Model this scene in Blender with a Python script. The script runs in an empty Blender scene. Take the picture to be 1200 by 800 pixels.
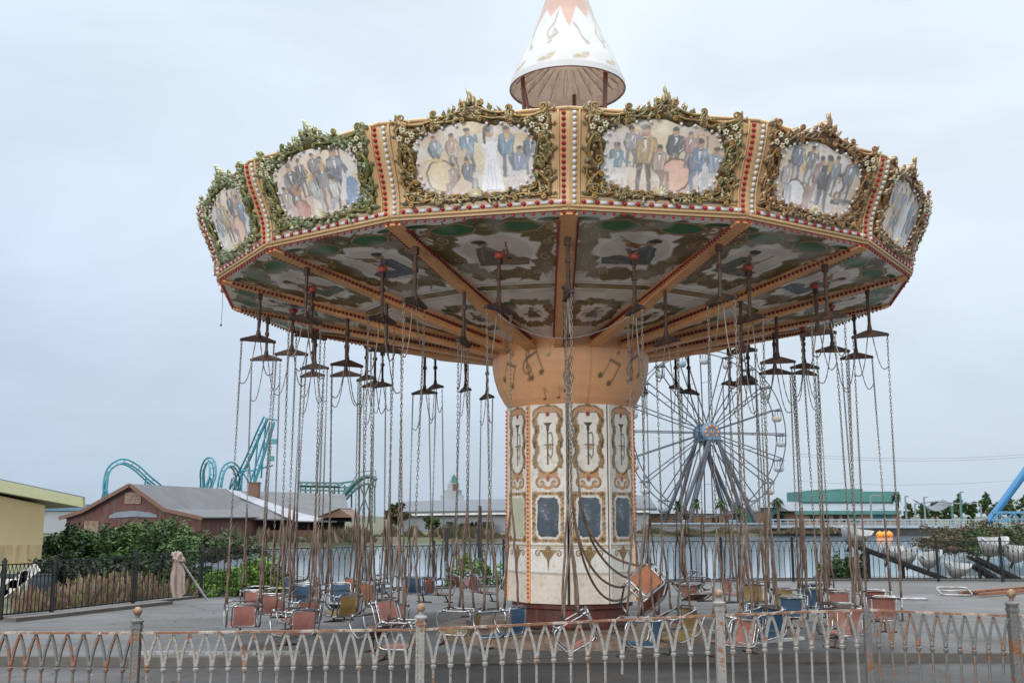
import bpy, math, random
import numpy as np
from mathutils import Vector, Matrix
PI=math.pi; R_=math.radians
rnd=random.Random(7)
S=bpy.context.scene
COL=S.collection
# ------------------------------------------------------------------ camera frame
CAMH=1.65; FPX=1200.0; PITCH=math.atan(203/1200)
cP,sP=math.cos(PITCH),math.sin(PITCH)
def ray(px,py):
    u=400-py
    return Vector((px-600, FPX*cP-u*sP, FPX*sP+u*cP))
def P(px,py,Y):
    d=ray(px,py); k=Y/d.y
    return Vector((d.x*k,Y,CAMH+d.z*k))
def G(px,py,z=0.0):
    d=ray(px,py); k=(z-CAMH)/d.z
    return Vector((d.x*k,d.y*k,z))
def toPix(p):
    y=p[1]*cP+(p[2]-CAMH)*sP; u=-p[1]*sP+(p[2]-CAMH)*cP
    return 600+FPX*p[0]/y, 400-FPX*u/y
def lin(r,g,b):
    f=lambda c:(c/255/12.92) if c/255<=.04045 else ((c/255+.055)/1.055)**2.4
    return (f(r),f(g),f(b))
# ------------------------------------------------------------------ mesh builder
class MB:
    def __init__(s): s.v=[]; s.f=[]; s.c=[]
    def add(s,vs,fs,col=None):
        o=len(s.v); s.v.extend([tuple(v) for v in vs]); s.f.extend([tuple(i+o for i in f) for f in fs])
        if col is not None: s.c.extend([col]*len(vs))
        elif s.c: s.c.extend([(1,1,1)]*len(vs))
        return s
    def box(s,c,size,m=None,col=None,bev=0):
        x,y,z=[a/2 for a in size]
        vs=[Vector((i*x,j*y,k*z)) for i in(-1,1) for j in(-1,1) for k in(-1,1)]
        if m is not None: vs=[m@v for v in vs]
        c=Vector(c); vs=[v+c for v in vs]
        return s.add(vs,[(0,1,3,2),(4,6,7,5),(0,4,5,1),(2,3,7,6),(0,2,6,4),(1,5,7,3)],col)
    def tube(s,pts,r,n=6,closed=False,col=None,flat=None):
        pts=[Vector(p) for p in pts]; m=len(pts)
        rr=r if isinstance(r,(list,tuple)) else [r]*m
        vs=[];prev=None
        for i,p in enumerate(pts):
            if closed: t=pts[(i+1)%m]-pts[i-1]
            else: t=pts[min(i+1,m-1)]-pts[max(i-1,0)]
            if t.length<1e-9: t=Vector((0,0,1))
            t.normalize()
            if prev is None:
                a=Vector((0,0,1)) if abs(t.z)<.9 else Vector((1,0,0))
                nrm=(a-t*a.dot(t)).normalized()
            else:
                nrm=prev-t*prev.dot(t)
                nrm=nrm.normalized() if nrm.length>1e-6 else t.orthogonal().normalized()
            prev=nrm; b=t.cross(nrm)
            for k in range(n):
                a=2*PI*k/n+PI/n
                vs.append(p+nrm*math.cos(a)*rr[i]+b*math.sin(a)*rr[i])
        fs=[]
        for i in range(m if closed else m-1):
            j=(i+1)%m
            for k in range(n):
                l=(k+1)%n
                fs.append((i*n+k,i*n+l,j*n+l,j*n+k))
        if not closed:
            fs.append(tuple(range(n-1,-1,-1))); fs.append(tuple((m-1)*n+k for k in range(n)))
        return s.add(vs,fs,col)
    def bar(s,a,b,w,h=None,col=None):
        a=Vector(a);b=Vector(b);t=b-a;L=t.length
        q=t.to_track_quat('Z','Y').to_matrix()
        return s.box((a+b)/2,(w,h or w,L),q,col)
    def lathe(s,prof,n=24,c=(0,0,0),col=None,a0=0,a1=2*PI,cap=False):
        full=abs(a1-a0-2*PI)<1e-6; k=n if full else n+1
        vs=[];c=Vector(c)
        for r,z in prof:
            for i in range(k):
                a=a0+(a1-a0)*i/n
                vs.append(c+Vector((r*math.sin(a),-r*math.cos(a),z)))
        fs=[]
        for j in range(len(prof)-1):
            for i in range(n):
                l=(i+1)%k
                fs.append((j*k+i,j*k+l,(j+1)*k+l,(j+1)*k+i))
        if cap:
            fs.append(tuple(range(k-1,-1,-1))); fs.append(tuple((len(prof)-1)*k+i for i in range(k)))
        return s.add(vs,fs,col)
    def ball(s,c,r,n=8,m=5,col=None,sc=(1,1,1)):
        c=Vector(c); vs=[c+Vector((0,0,-r*sc[2]))]
        for j in range(1,m):
            t=-PI/2+PI*j/m
            for i in range(n):
                a=2*PI*i/n
                vs.append(c+Vector((r*sc[0]*math.cos(t)*math.cos(a),r*sc[1]*math.cos(t)*math.sin(a),r*sc[2]*math.sin(t))))
        vs.append(c+Vector((0,0,r*sc[2]))); fs=[]
        for i in range(n): fs.append((0,1+(i+1)%n,1+i))
        for j in range(m-2):
            for i in range(n):
                l=(i+1)%n; fs.append((1+j*n+i,1+j*n+l,1+(j+1)*n+l,1+(j+1)*n+i))
        e=len(vs)-1
        for i in range(n): fs.append((1+(m-2)*n+i,1+(m-2)*n+(i+1)%n,e))
        return s.add(vs,fs,col)
    def prism(s,poly,y0,y1,col=None):
        # poly in (x,z); extruded along y
        n=len(poly); vs=[(x,y0,z) for x,z in poly]+[(x,y1,z) for x,z in poly]
        fs=[tuple(range(n)),tuple(range(2*n-1,n-1,-1))]+[(i,n+i,n+(i+1)%n,(i+1)%n) for i in range(n)]
        return s.add(vs,fs,col)
    def slab(s,poly,th,col=None):
        # poly: list of 3D points; thickened along its normal
        p=[Vector(q) for q in poly]; nrm=(p[1]-p[0]).cross(p[2]-p[0]).normalized()*th
        n=len(p); vs=p+[q+nrm for q in p]
        fs=[tuple(range(n-1,-1,-1)),tuple(range(n,2*n))]+[(i,(i+1)%n,n+(i+1)%n,n+i) for i in range(n)]
        return s.add(vs,fs,col)
    def mesh(s,name,mat,smooth=False):
        me=bpy.data.meshes.new(name); me.from_pydata(s.v,[],s.f)
        if s.c and len(s.c)==len(s.v):
            ca=me.color_attributes.new('Col','FLOAT_COLOR','POINT')
            arr=np.ones((len(s.v),4),np.float32); arr[:,:3]=np.array(s.c,np.float32)
            ca.data.foreach_set('color',arr.ravel())
        me.materials.append(mat)
        if smooth: me.polygons.foreach_set('use_smooth',[True]*len(me.polygons))
        me.update(); return me
    def build(s,name,mat,parent=None,smooth=False):
        return link(name,s.mesh(name,mat,smooth),parent)
def link(name,me,parent=None):
    o=bpy.data.objects.new(name,me); COL.objects.link(o)
    if parent is not None: o.parent=parent
    return o
def recalc(me):
    import bmesh
    b=bmesh.new(); b.from_mesh(me); bmesh.ops.recalc_face_normals(b,faces=b.faces); b.to_mesh(me); b.free()
def tag(o,label=None,cat=None,group=None,kind=None):
    if label: o['label']=label
    if cat: o['category']=cat
    if group: o['group']=group
    if kind: o['kind']=kind
    return o
def thing(name,label,cat,loc=(0,0,0),rz=0,group=None):
    o=bpy.data.objects.new(name,None); COL.objects.link(o); o.empty_display_size=.2
    o.location=loc; o.rotation_euler=(0,0,rz)
    return tag(o,label,cat,group)
def tree_copy(o,parent=None):
    c=o.copy(); COL.objects.link(c)
    if parent is not None: c.parent=parent
    for ch in list(o.children): tree_copy(ch,c)
    return c
# ------------------------------------------------------------------ materials
def mat(name,base,rough=.6,metal=0,var=.25,scale=6,alt=None,alt_amt=.5,alt_scale=3,alt_lo=.45,alt_hi=.6,bump=.0,bump_scale=30,vcol=False,coord='Object',spec=.5,stretch=None,point=None):
    """procedural Principled: noise-varied base, an optional second colour in noise patches (rust, dirt), bump"""
    m=bpy.data.materials.new(name); m.use_nodes=True
    nt=m.node_tree; N=nt.nodes; L=nt.links
    b=N['Principled BSDF']; b.inputs['Roughness'].default_value=rough; b.inputs['Metallic'].default_value=metal
    b.inputs['Specular IOR Level'].default_value=spec
    tc=N.new('ShaderNodeTexCoord'); src=tc.outputs[coord]
    if stretch:
        mp=N.new('ShaderNodeMapping'); mp.inputs['Scale'].default_value=stretch; L.new(src,mp.inputs['Vector']); src=mp.outputs['Vector']
    n1=N.new('ShaderNodeTexNoise'); n1.inputs['Scale'].default_value=scale; n1.inputs['Detail'].default_value=6; n1.inputs['Roughness'].default_value=.65
    L.new(src,n1.inputs['Vector'])
    mr=N.new('ShaderNodeMapRange'); mr.inputs[1].default_value=.25; mr.inputs[2].default_value=.75; mr.inputs[3].default_value=1-var; mr.inputs[4].default_value=1+var
    L.new(n1.outputs['Fac'],mr.inputs[0])
    if vcol:
        a=N.new('ShaderNodeVertexColor'); a.layer_name='Col'; csrc=a.outputs['Color']
    else:
        rgb=N.new('ShaderNodeRGB'); rgb.outputs[0].default_value=(*base,1); csrc=rgb.outputs[0]
    vm=N.new('ShaderNodeVectorMath'); vm.operation='SCALE'; L.new(csrc,vm.inputs[0]); L.new(mr.outputs[0],vm.inputs['Scale'])
    out=vm.outputs[0]
    if alt:
        n2=N.new('ShaderNodeTexNoise'); n2.inputs['Scale'].default_value=alt_scale; n2.inputs['Detail'].default_value=8; n2.inputs['Roughness'].default_value=.7
        L.new(src,n2.inputs['Vector'])
        r2=N.new('ShaderNodeMapRange'); r2.inputs[1].default_value=alt_lo; r2.inputs[2].default_value=alt_hi; r2.inputs[4].default_value=alt_amt
        L.new(n2.outputs['Fac'],r2.inputs[0])
        mx=N.new('ShaderNodeMix'); mx.data_type='RGBA'; L.new(r2.outputs[0],mx.inputs['Factor']); L.new(out,mx.inputs[6]); mx.inputs[7].default_value=(*alt,1)
        out=mx.outputs[2]
    if point:  # raised edges tinted paler: worn gilding and a painted-in highlight together
        ge=N.new('ShaderNodeNewGeometry'); r3=N.new('ShaderNodeMapRange'); r3.inputs[1].default_value=.5; r3.inputs[2].default_value=.62; r3.inputs[4].default_value=.5
        L.new(ge.outputs['Pointiness'],r3.inputs[0])
        mx=N.new('ShaderNodeMix'); mx.data_type='RGBA'; L.new(r3.outputs[0],mx.inputs['Factor']); L.new(out,mx.inputs[6]); mx.inputs[7].default_value=(*point,1)
        out=mx.outputs[2]
    L.new(out,b.inputs['Base Color'])
    if bump:
        n3=N.new('ShaderNodeTexNoise'); n3.inputs['Scale'].default_value=bump_scale; n3.inputs['Detail'].default_value=8; L.new(src,n3.inputs['Vector'])
        bp=N.new('ShaderNodeBump'); bp.inputs['Strength'].default_value=bump; bp.inputs['Distance'].default_value=.02
        L.new(n3.outputs['Fac'],bp.inputs['Height']); L.new(bp.outputs[0],b.inputs['Normal'])
    return m
RUST=(.16,.065,.03)
M={}
M['tan']=mat('tan_paint',(.52,.335,.165),.5,var=.12,scale=2,alt=(.36,.21,.10),alt_amt=.45,alt_lo=.55,alt_hi=.75)
M['orange']=mat('orange_beam_paint',(.80,.40,.17),.5,var=.14,scale=4,alt=(.30,.15,.07),alt_amt=.6,alt_lo=.55,alt_hi=.7)
M['bowl']=mat('bowl_paint',(1,1,1),.45,var=.10,scale=2.5,vcol=True,alt=(.30,.16,.08),alt_amt=.25,alt_lo=.5,alt_hi=.75)
M['canvas']=mat('painted_panel',(1,1,1),.5,var=.09,scale=9,vcol=True)
M['ceil']=mat('painted_ceiling',(1,1,1),.45,var=.07,scale=3,vcol=True)
def gild(n,base,alt,pt,sc=7):
    return mat(n,base,.36,.35,var=.5,scale=14,alt=alt,alt_amt=.75,alt_lo=.48,alt_hi=.6,alt_scale=sc,point=pt,bump=.2)
M['gold']=gild('aged_gilding',(.12,.06,.018),(.055,.065,.022),(.40,.35,.20))
M['gold_hi']=gild('bright_gilding',(.27,.155,.045),(.15,.17,.07),(.58,.56,.40),11)
M['brown_hi']=gild('bright_brown_gilding',(.28,.14,.045),(.13,.07,.03),(.58,.50,.36),11)
M['green_hi']=gild('bright_mossy_gilding',(.20,.16,.05),(.09,.17,.06),(.52,.60,.46),8)
M['gold_brown']=gild('brown_gilding',(.15,.07,.022),(.05,.035,.02),(.50,.42,.28))
M['gold_green']=gild('mossy_gilding',(.11,.085,.028),(.05,.09,.025),(.45,.48,.33),5)
M['cream']=mat('cream_flowers',(.62,.56,.40),.5,var=.15)
M['redbulb']=mat('red_bulb',(.36,.015,.018),.22,var=.25,scale=3)
M['whitebulb']=mat('frosted_bulb',(.62,.60,.60),.25,var=.15,scale=3)
M['pinkbulb']=mat('faded_red_bulb',(.40,.12,.13),.25,var=.3,scale=5)
M['white']=mat('white_paint',(.74,.73,.69),.45,var=.06,scale=2,alt=(.38,.30,.22),alt_amt=.4,alt_lo=.58,alt_hi=.75)
M['conepaint']=mat('cone_paint',(1,1,1),.4,vcol=True,var=.06,scale=3)
M['plank']=mat('plank_lining',(.36,.26,.20),.7,var=.25,scale=5,bump=.3)
M['basered']=mat('dark_base_paint',(.11,.03,.02),.6,var=.3,alt=(.05,.035,.03),alt_amt=.8,alt_scale=4)
M['redpaint']=mat('red_paint',(.33,.03,.025),.5,var=.2,alt=(.10,.03,.02),alt_amt=.7)
M['mirror']=mat('old_mirror',(.15,.165,.18),.12,.95,var=.3,scale=3,alt=(.75,.75,.75),alt_amt=.8,alt_lo=.56,alt_hi=.66,bump=.25,bump_scale=5)
M['iron']=mat('dark_iron',(.035,.03,.03),.55,.4,var=.3,alt=RUST,alt_amt=.6,alt_scale=9)
M['rustiron']=mat('rusty_iron',(.045,.03,.025),.65,.2,var=.4,alt=RUST,alt_amt=.45,alt_scale=9,alt_lo=.4)
M['chain']=mat('chain_steel',(.24,.215,.18),.42,.5,var=.4,scale=5,alt=(.12,.075,.045),alt_amt=.6,alt_scale=2.5)
M['sleeve']=mat('brown_sleeve',(.105,.064,.043),.6,0,var=.4,scale=6,alt=(.20,.14,.105),alt_amt=.6,alt_scale=3)
M['chrome']=mat('worn_chrome',(.36,.36,.365),.28,.9,var=.2,scale=10,alt=(.13,.09,.07),alt_amt=.85,alt_scale=7,alt_lo=.50,alt_hi=.62)
def mesh_mat(n,c,r=None):
    return mat(n,c,.6,0,var=.18,scale=60,alt=(c[0]*.5,c[1]*.45,c[2]*.45),alt_amt=.5,alt_scale=4,bump=.4,bump_scale=150)
SEATM={'pink':mesh_mat('pink_mesh',(.36,.15,.12)),'blue':mesh_mat('blue_mesh',(.028,.085,.16)),'yellow':mesh_mat('mustard_mesh',(.34,.23,.075)),'brown':mesh_mat('red_brown_mesh',(.22,.08,.06)),'orange':mesh_mat('orange_mesh',(.40,.14,.065))}
M['fencegrey']=mat('peeling_grey_paint',(.25,.24,.222),.55,.1,var=.22,scale=8,alt=(.20,.085,.035),alt_amt=.9,alt_scale=8,alt_lo=.56,alt_hi=.60,bump=.4,bump_scale=60,coord='Object')
M['fencerust']=mat('rusted_rail',(.19,.09,.05),.65,.1,var=.3,scale=8,alt=(.40,.36,.31),alt_amt=.8,alt_scale=7,alt_lo=.5,alt_hi=.56,bump=.4,bump_scale=60)
M['fencedark']=mat('dull_grey_paint',(.13,.13,.125),.55,.1,var=.2,scale=8,alt=(.20,.08,.03),alt_amt=.9,alt_scale=8,alt_lo=.5,alt_hi=.58,bump=.4,bump_scale=60)
M['knob']=mat('rusty_knob',(.22,.125,.07),.5,.2,var=.3,scale=14,alt=(.30,.24,.18),alt_amt=.7,alt_scale=12)
M['blackiron']=mat('black_fence_paint',(.008,.008,.009),.65,.0,var=.3)
M['concrete']=mat('pad_concrete',(.092,.089,.084),.8,0,var=.38,scale=1.2,alt=(.062,.06,.056),alt_amt=.85,alt_scale=.5,alt_lo=.44,alt_hi=.64,bump=.4,bump_scale=25,stretch=(.35,1,1))
M['asphalt']=mat('walkway_asphalt',(.046,.043,.041),.85,0,var=.34,scale=1.3,alt=(.105,.098,.09),alt_amt=.7,alt_scale=.7,alt_lo=.48,alt_hi=.68,bump=.5,bump_scale=60,stretch=(.4,1,1))
def cracked(m,scale,width,dark):
    nt=m.node_tree; N=nt.nodes; L=nt.links; b=N['Principled BSDF']; src=b.inputs['Base Color'].links[0].from_socket
    tc=N.new('ShaderNodeTexCoord'); nz=N.new('ShaderNodeTexNoise'); nz.inputs['Scale'].default_value=1.8; nz.inputs['Detail'].default_value=5; L.new(tc.outputs['Object'],nz.inputs['Vector'])
    ad=N.new('ShaderNodeVectorMath'); ad.operation='MULTIPLY_ADD'; ad.inputs[1].default_value=(.55,.55,0); L.new(nz.outputs['Color'],ad.inputs[0]); L.new(tc.outputs['Object'],ad.inputs[2])
    vo=N.new('ShaderNodeTexVoronoi'); vo.feature='DISTANCE_TO_EDGE'; vo.inputs['Scale'].default_value=scale; L.new(ad.outputs[0],vo.inputs['Vector'])
    br=N.new('ShaderNodeTexBrick'); br.inputs['Scale'].default_value=1; br.inputs['Brick Width'].default_value=3.6; br.inputs['Row Height'].default_value=3.0; br.inputs['Mortar Size'].default_value=.014; br.inputs['Mortar Smooth'].default_value=.4; br.offset=0; L.new(tc.outputs['Object'],br.inputs['Vector'])
    mr=N.new('ShaderNodeMapRange'); mr.inputs[1].default_value=0; mr.inputs[2].default_value=width; mr.inputs[3].default_value=dark; mr.inputs[4].default_value=0; L.new(vo.outputs['Distance'],mr.inputs[0])
    n2=N.new('ShaderNodeTexNoise'); n2.inputs['Scale'].default_value=.35; L.new(tc.outputs['Object'],n2.inputs['Vector']); r2=N.new('ShaderNodeMapRange'); r2.inputs[1].default_value=.46; r2.inputs[2].default_value=.58; L.new(n2.outputs['Fac'],r2.inputs[0])
    mu=N.new('ShaderNodeMath'); mu.operation='MULTIPLY'; L.new(mr.outputs[0],mu.inputs[0]); L.new(r2.outputs[0],mu.inputs[1])
    mj=N.new('ShaderNodeMath'); mj.operation='MULTIPLY'; mj.inputs[1].default_value=.6; L.new(br.outputs['Fac'],mj.inputs[0]); mm=N.new('ShaderNodeMath'); mm.operation='MAXIMUM'; L.new(mu.outputs[0],mm.inputs[0]); L.new(mj.outputs[0],mm.inputs[1])
    mx=N.new('ShaderNodeMix'); mx.data_type='RGBA'; L.new(mm.outputs[0],mx.inputs['Factor']); L.new(src,mx.inputs[6]); mx.inputs[7].default_value=(.022,.02,.018,1); L.new(mx.outputs[2],b.inputs['Base Color'])
    n3=N.new('ShaderNodeTexNoise'); n3.inputs['Scale'].default_value=.5; n3.inputs['Detail'].default_value=4; L.new(tc.outputs['Object'],n3.inputs['Vector']); r3=N.new('ShaderNodeMapRange'); r3.inputs[1].default_value=.4; r3.inputs[2].default_value=.62; r3.inputs[3].default_value=.9; r3.inputs[4].default_value=.5; L.new(n3.outputs['Fac'],r3.inputs[0]); L.new(r3.outputs[0],b.inputs['Roughness'])
cracked(M['concrete'],.55,.012,.9); cracked(M['asphalt'],.7,.014,.8)
M['kerb']=mat('kerb_concrete',(.10,.093,.085),.8,0,var=.25,scale=3,alt=(.08,.07,.06),alt_amt=.7,alt_scale=2,bump=.3)
M['soil']=mat('bank_soil',(.085,.072,.045),.9,0,var=.35,scale=.6,alt=(.06,.075,.03),alt_amt=.9,alt_scale=.25,alt_lo=.4,alt_hi=.6,bump=.6,bump_scale=4)
M['wood']=mat('old_wood',(.16,.10,.065),.75,0,var=.35,scale=4,alt=(.30,.26,.21),alt_amt=.6,alt_scale=3,bump=.4)
M['whitewood']=mat('white_timber',(.62,.62,.60),.6,0,var=.12,alt=(.25,.22,.18),alt_amt=.5)
M['cloth']=mat('faded_pink_cloth',(.30,.235,.205),.85,0,var=.2,scale=10,bump=.4,bump_scale=25)
M['leaf']=mat('leaf_green',(1,1,1),.55,0,var=.2,scale=2,vcol=True,spec=.25)
M['bark']=mat('bark',(.10,.075,.055),.9,0,var=.3,bump=.5)
M['glass']=mat('dark_opening',(.012,.013,.015),.25,0,var=.3)
# ------------------------------------------------------------------ painter: pigment colours on a fine mesh grid
class Canvas:
    def __init__(s,w,h,nx,ny,bg,x0=0,y0=0):
        s.w,s.h,s.nx,s.ny=w,h,nx,ny
        s.X,s.Y=np.meshgrid(np.linspace(x0,x0+w,nx+1),np.linspace(y0,y0+h,ny+1))
        s.GX,s.GY=s.X.copy(),s.Y.copy()
        s.c=np.empty((ny+1,nx+1,3)); s.c[:]=bg; s.px=w/nx
        s.rg=np.random.RandomState(int(w*977+h*131+nx))
    def _put(s,mask,col,a=1):
        k=(np.clip(mask,0,1)*a)[...,None]; s.c=s.c*(1-k)+np.array(col)*k; return s
    def poly(s,pts,col,a=1):
        ins=np.zeros(s.X.shape,bool); n=len(pts)
        for i in range(n):
            x1,y1=pts[i];x2,y2=pts[(i+1)%n]
            if y1==y2: continue
            c=((y1>s.Y)!=(y2>s.Y))&(s.X<(x2-x1)*(s.Y-y1)/(y2-y1)+x1); ins^=c
        return s._put(ins.astype(float),col,a)
    def ell(s,cx,cy,rx,ry,col,a=1,rot=0,ring=None):
        dx,dy=s.X-cx,s.Y-cy; c,n=math.cos(rot),math.sin(rot)
        d=np.sqrt(((dx*c+dy*n)/rx)**2+((-dx*n+dy*c)/ry)**2)
        if ring is None: m=(1-d)*min(rx,ry)/s.px+.5
        else: m=(ring/2-np.abs(d-1)*min(rx,ry))/s.px+.5
        return s._put(m,col,a)
    def line(s,pts,w,col,a=1):
        best=np.full(s.X.shape,1e9); n=len(pts)
        ws=w if isinstance(w,(list,tuple)) else [w]*n
        for i in range(n-1):
            (x1,y1),(x2,y2)=pts[i],pts[i+1]; dx,dy=x2-x1,y2-y1; L=dx*dx+dy*dy+1e-12
            t=np.clip(((s.X-x1)*dx+(s.Y-y1)*dy)/L,0,1)
            d=np.hypot(s.X-x1-t*dx,s.Y-y1-t*dy)-(ws[i]*(1-t)+ws[i+1]*t)/2
            best=np.minimum(best,d)
        return s._put(-best/s.px+.5,col,a)
    def rect(s,x0,y0,x1,y1,col,a=1):
        return s.poly([(x0,y0),(x1,y0),(x1,y1),(x0,y1)],col,a)
    def warp(s,amt,cells,seed):
        s.X=s.GX+amt*2*(s.noise(cells,seed)-.5); X=s.X; s.X=s.GX; dy=amt*2*(s.noise(cells,seed+1)-.5); s.X=X; s.Y=s.GY+dy; return s
    def noise(s,cells,seed):
        r=np.random.RandomState(seed); ny=max(2,int(cells*s.h/s.w)+1); g=r.rand(ny+2,cells+2)
        u=(s.GX-s.GX.min())/s.w*cells; v=(s.GY-s.GY.min())/s.h*ny
        i=np.clip(u.astype(int),0,cells);j=np.clip(v.astype(int),0,ny); fu=u-i;fv=v-j; fu=fu*fu*(3-2*fu);fv=fv*fv*(3-2*fv)
        return (g[j,i]*(1-fu)+g[j,i+1]*fu)*(1-fv)+(g[j+1,i]*(1-fu)+g[j+1,i+1]*fu)*fv
    def wash(s,col,a,cells,seed,lo=.4,hi=.7):
        return s._put((s.noise(cells,seed)-lo)/(hi-lo),col,a)
    def speck(s,amt,seed):
        r=np.random.RandomState(seed); s.c*=1+amt*(r.rand(*s.X.shape)[...,None]-.5)*2; return s
    def mesh(s,name,m,fn,smooth=True,mask=None):
        ny,nx=s.X.shape
        v=[fn(x,y) for x,y in zip(s.GX.ravel(),s.GY.ravel())]
        f=[(j*nx+i,j*nx+i+1,(j+1)*nx+i+1,(j+1)*nx+i) for j in range(ny-1) for i in range(nx-1) if mask is None or mask(s.X[j,i],s.Y[j,i])]
        b=MB(); b.v=v; b.f=f; b.c=[tuple(c) for c in np.clip(s.c,0,1).reshape(-1,3)]
        return b.mesh(name,m,smooth)
def spiral(cx,cy,r0,turns,a0,sgn=1,n=26,k=.18):
    return [(cx+r0*(1-(1-k)*i/n)*math.cos(a0+sgn*turns*2*PI*i/n),cy+r0*(1-(1-k)*i/n)*math.sin(a0+sgn*turns*2*PI*i/n)) for i in range(n+1)]
INK=(.16,.10,.05)
def clef(c,x,y,h,col):
    pts=[(x-.04*h,y+.02*h),(x+.02*h,y-.02*h),(x+.05*h,y+.1*h),(x+.02*h,y+.45*h),(x-.01*h,y+.8*h),(x+.05*h,y+.97*h),(x+.12*h,y+.9*h),(x+.1*h,y+.75*h),(x-.1*h,y+.55*h),(x-.18*h,y+.36*h),(x-.1*h,y+.2*h),(x+.08*h,y+.18*h),(x+.16*h,y+.32*h),(x+.06*h,y+.44*h),(x-.04*h,y+.36*h)]
    c.line(pts,.055*h,col)
def note2(c,x,y,h,col,rot=0):
    T=lambda a,b:(x+h*(a*math.cos(rot)-b*math.sin(rot)),y+h*(a*math.sin(rot)+b*math.cos(rot)))
    for dx in(0,.62): 
        p=T(dx,0); c.ell(p[0],p[1],.14*h,.11*h,col,rot=.4); c.line([T(dx+.12,0),T(dx+.12,.85)],.045*h,col)
    c.line([T(.12,.85),T(.74,.95)],.12*h,col); c.line([T(.74,.95),T(.74,0)],.045*h,col)
def note1(c,x,y,h,col):
    c.ell(x,y,.16*h,.12*h,col,rot=.4); c.line([(x+.13*h,y),(x+.16*h,y+.8*h),(x+.4*h,y+.55*h)],.05*h,col)
def musician(c,x,y,h,top,leg,kind,rg,flip=1,skin=(.42,.24,.16),hair=(.05,.035,.03)):
    h*=.92; y-=.0
    F=lambda a,b:(x+flip*a*h,y+b*h)
    lw=.085*h
    sway=rg.uniform(-.03,.03)
    if kind=='singer':
        c.poly([F(-.2,0),F(.2,0),F(.15,.3),F(.09,.55),F(.13,.78),F(-.13,.78),F(-.09,.55),F(-.15,.3)],(.80,.80,.84))
        for k in(-.1,-.02,.07): c.line([F(k,.03),F(k*.5,.5)],.012*h,(.50,.55,.66))
        c.poly([F(-.14,.5),F(-.16,.97),F(.1,1.0),F(.15,.5)],(.75,.76,.80),.35)
    elif kind in('piano','sit'):
        c.line([F(0,.42),F(.24,.38),F(.26,.02)],lw*1.2,leg); c.line([F(-.06,.42),F(.12,.3),F(.1,0)],lw,leg)
    else:
        c.line([F(-.06,.48),F(-.09+sway,.25),F(-.08,.01)],[lw*1.35,lw,lw*.8],leg)
        c.line([F(.06,.48),F(.1,.25),F(.11+sway,.01)],[lw*1.35,lw,lw*.8],leg)
    if kind!='singer':
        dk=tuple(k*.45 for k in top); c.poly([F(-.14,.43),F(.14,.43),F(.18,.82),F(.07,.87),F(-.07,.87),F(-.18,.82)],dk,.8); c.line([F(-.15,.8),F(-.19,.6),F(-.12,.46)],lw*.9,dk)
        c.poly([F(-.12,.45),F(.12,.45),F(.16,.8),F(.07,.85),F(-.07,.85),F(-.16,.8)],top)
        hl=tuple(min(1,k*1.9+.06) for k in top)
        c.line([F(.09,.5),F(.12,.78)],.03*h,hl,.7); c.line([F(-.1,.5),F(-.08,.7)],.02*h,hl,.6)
        c.poly([F(-.035,.84),F(.045,.84),F(.0,.62)],(.78,.76,.74))
        c.line([F(-.02,.81),F(.03,.81)],.03*h,(.05,.03,.03))
    sk=tuple(min(1,k*1.5) for k in skin)
    c.ell(*F(0,.93),.078*h,.095*h,(.12,.07,.05),.8); c.ell(*F(0,.925),.07*h,.085*h,skin); c.ell(*F(.025,.92),.04*h,.06*h,sk,.6)
    c.ell(*F(-.015,.985),.078*h,.05*h,hair); c.ell(*F(.0,.925),.012*h,.012*h,hair); c.ell(*F(.045,.925),.012*h,.012*h,hair); c.line([F(.01,.885),F(.04,.885)],.012*h,(.25,.08,.06))
    c.line([F(-.11,.02),F(.13,.02)],.035*h,(.10,.08,.07),.6)
    
    if kind=='singer': c.line([F(-.07,.98),F(-.1,.86),F(-.09,.78)],.05*h,hair)
    g=(.55,.36,.12)
    if kind=='drum':
        c.line([F(.14,.78),F(.24,.6),F(.1,.5)],lw*.8,top); c.line([F(.12,.52),F(.3,.66)],.018*h,(.75,.7,.6))
    if kind=='sax':
        c.line([F(.14,.78),F(.22,.62),F(.16,.55)],lw*.8,top)
        c.line([F(.06,.88),F(.17,.7),F(.22,.4),F(.3,.36),F(.34,.52)],[.02*h,.035*h,.05*h,.06*h,.11*h],g)
    if kind=='trumpet':
        c.line([F(.14,.78),F(.25,.68),F(.2,.86)],lw*.75,top); c.line([F(.07,.9),F(.32,.93),F(.40,.94)],[.022*h,.03*h,.1*h],g)
    if kind=='trombone':
        c.line([F(-.14,.78),F(.05,.62),F(.2,.8)],lw*.75,top); c.line([F(.06,.9),F(.5,.74)],.02*h,g); c.line([F(.1,.83),F(.5,.7)],.02*h,g); c.ell(*F(.02,.8),.06*h,.06*h,g)
    if kind=='bass':
        c.ell(*F(.2,.28),.16*h,.2*h,(.70,.66,.66)); c.ell(*F(.21,.5),.11*h,.13*h,(.66,.64,.66)); c.line([F(.2,.55),F(.12,1.06)],.03*h,(.12,.07,.05)); c.line([F(.2,.1),F(.19,.5)],.012*h,(.2,.2,.3))
        c.line([F(.14,.78),F(.24,.6)],lw*.8,top)
    if kind=='guitar':
        c.ell(*F(.04,.5),.13*h,.11*h,(.40,.18,.07)); c.line([F(.08,.52),F(.42,.68)],.03*h,(.14,.08,.05)); c.line([F(.14,.78),F(.2,.6),F(.06,.5)],lw*.8,top)
    if kind=='piano':
        c.line([F(.12,.76),F(.22,.58),F(.36,.55)],lw*.8,top)
def bigdrum(c,x,y,r,face):
    c.ell(x,y,r,r,(.16,.08,.05)); c.ell(x,y,r*.88,r*.88,face); c.ell(x-.2*r,y+.2*r,r*.45,r*.45,tuple(min(1,k*1.15) for k in face),.6)
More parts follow.
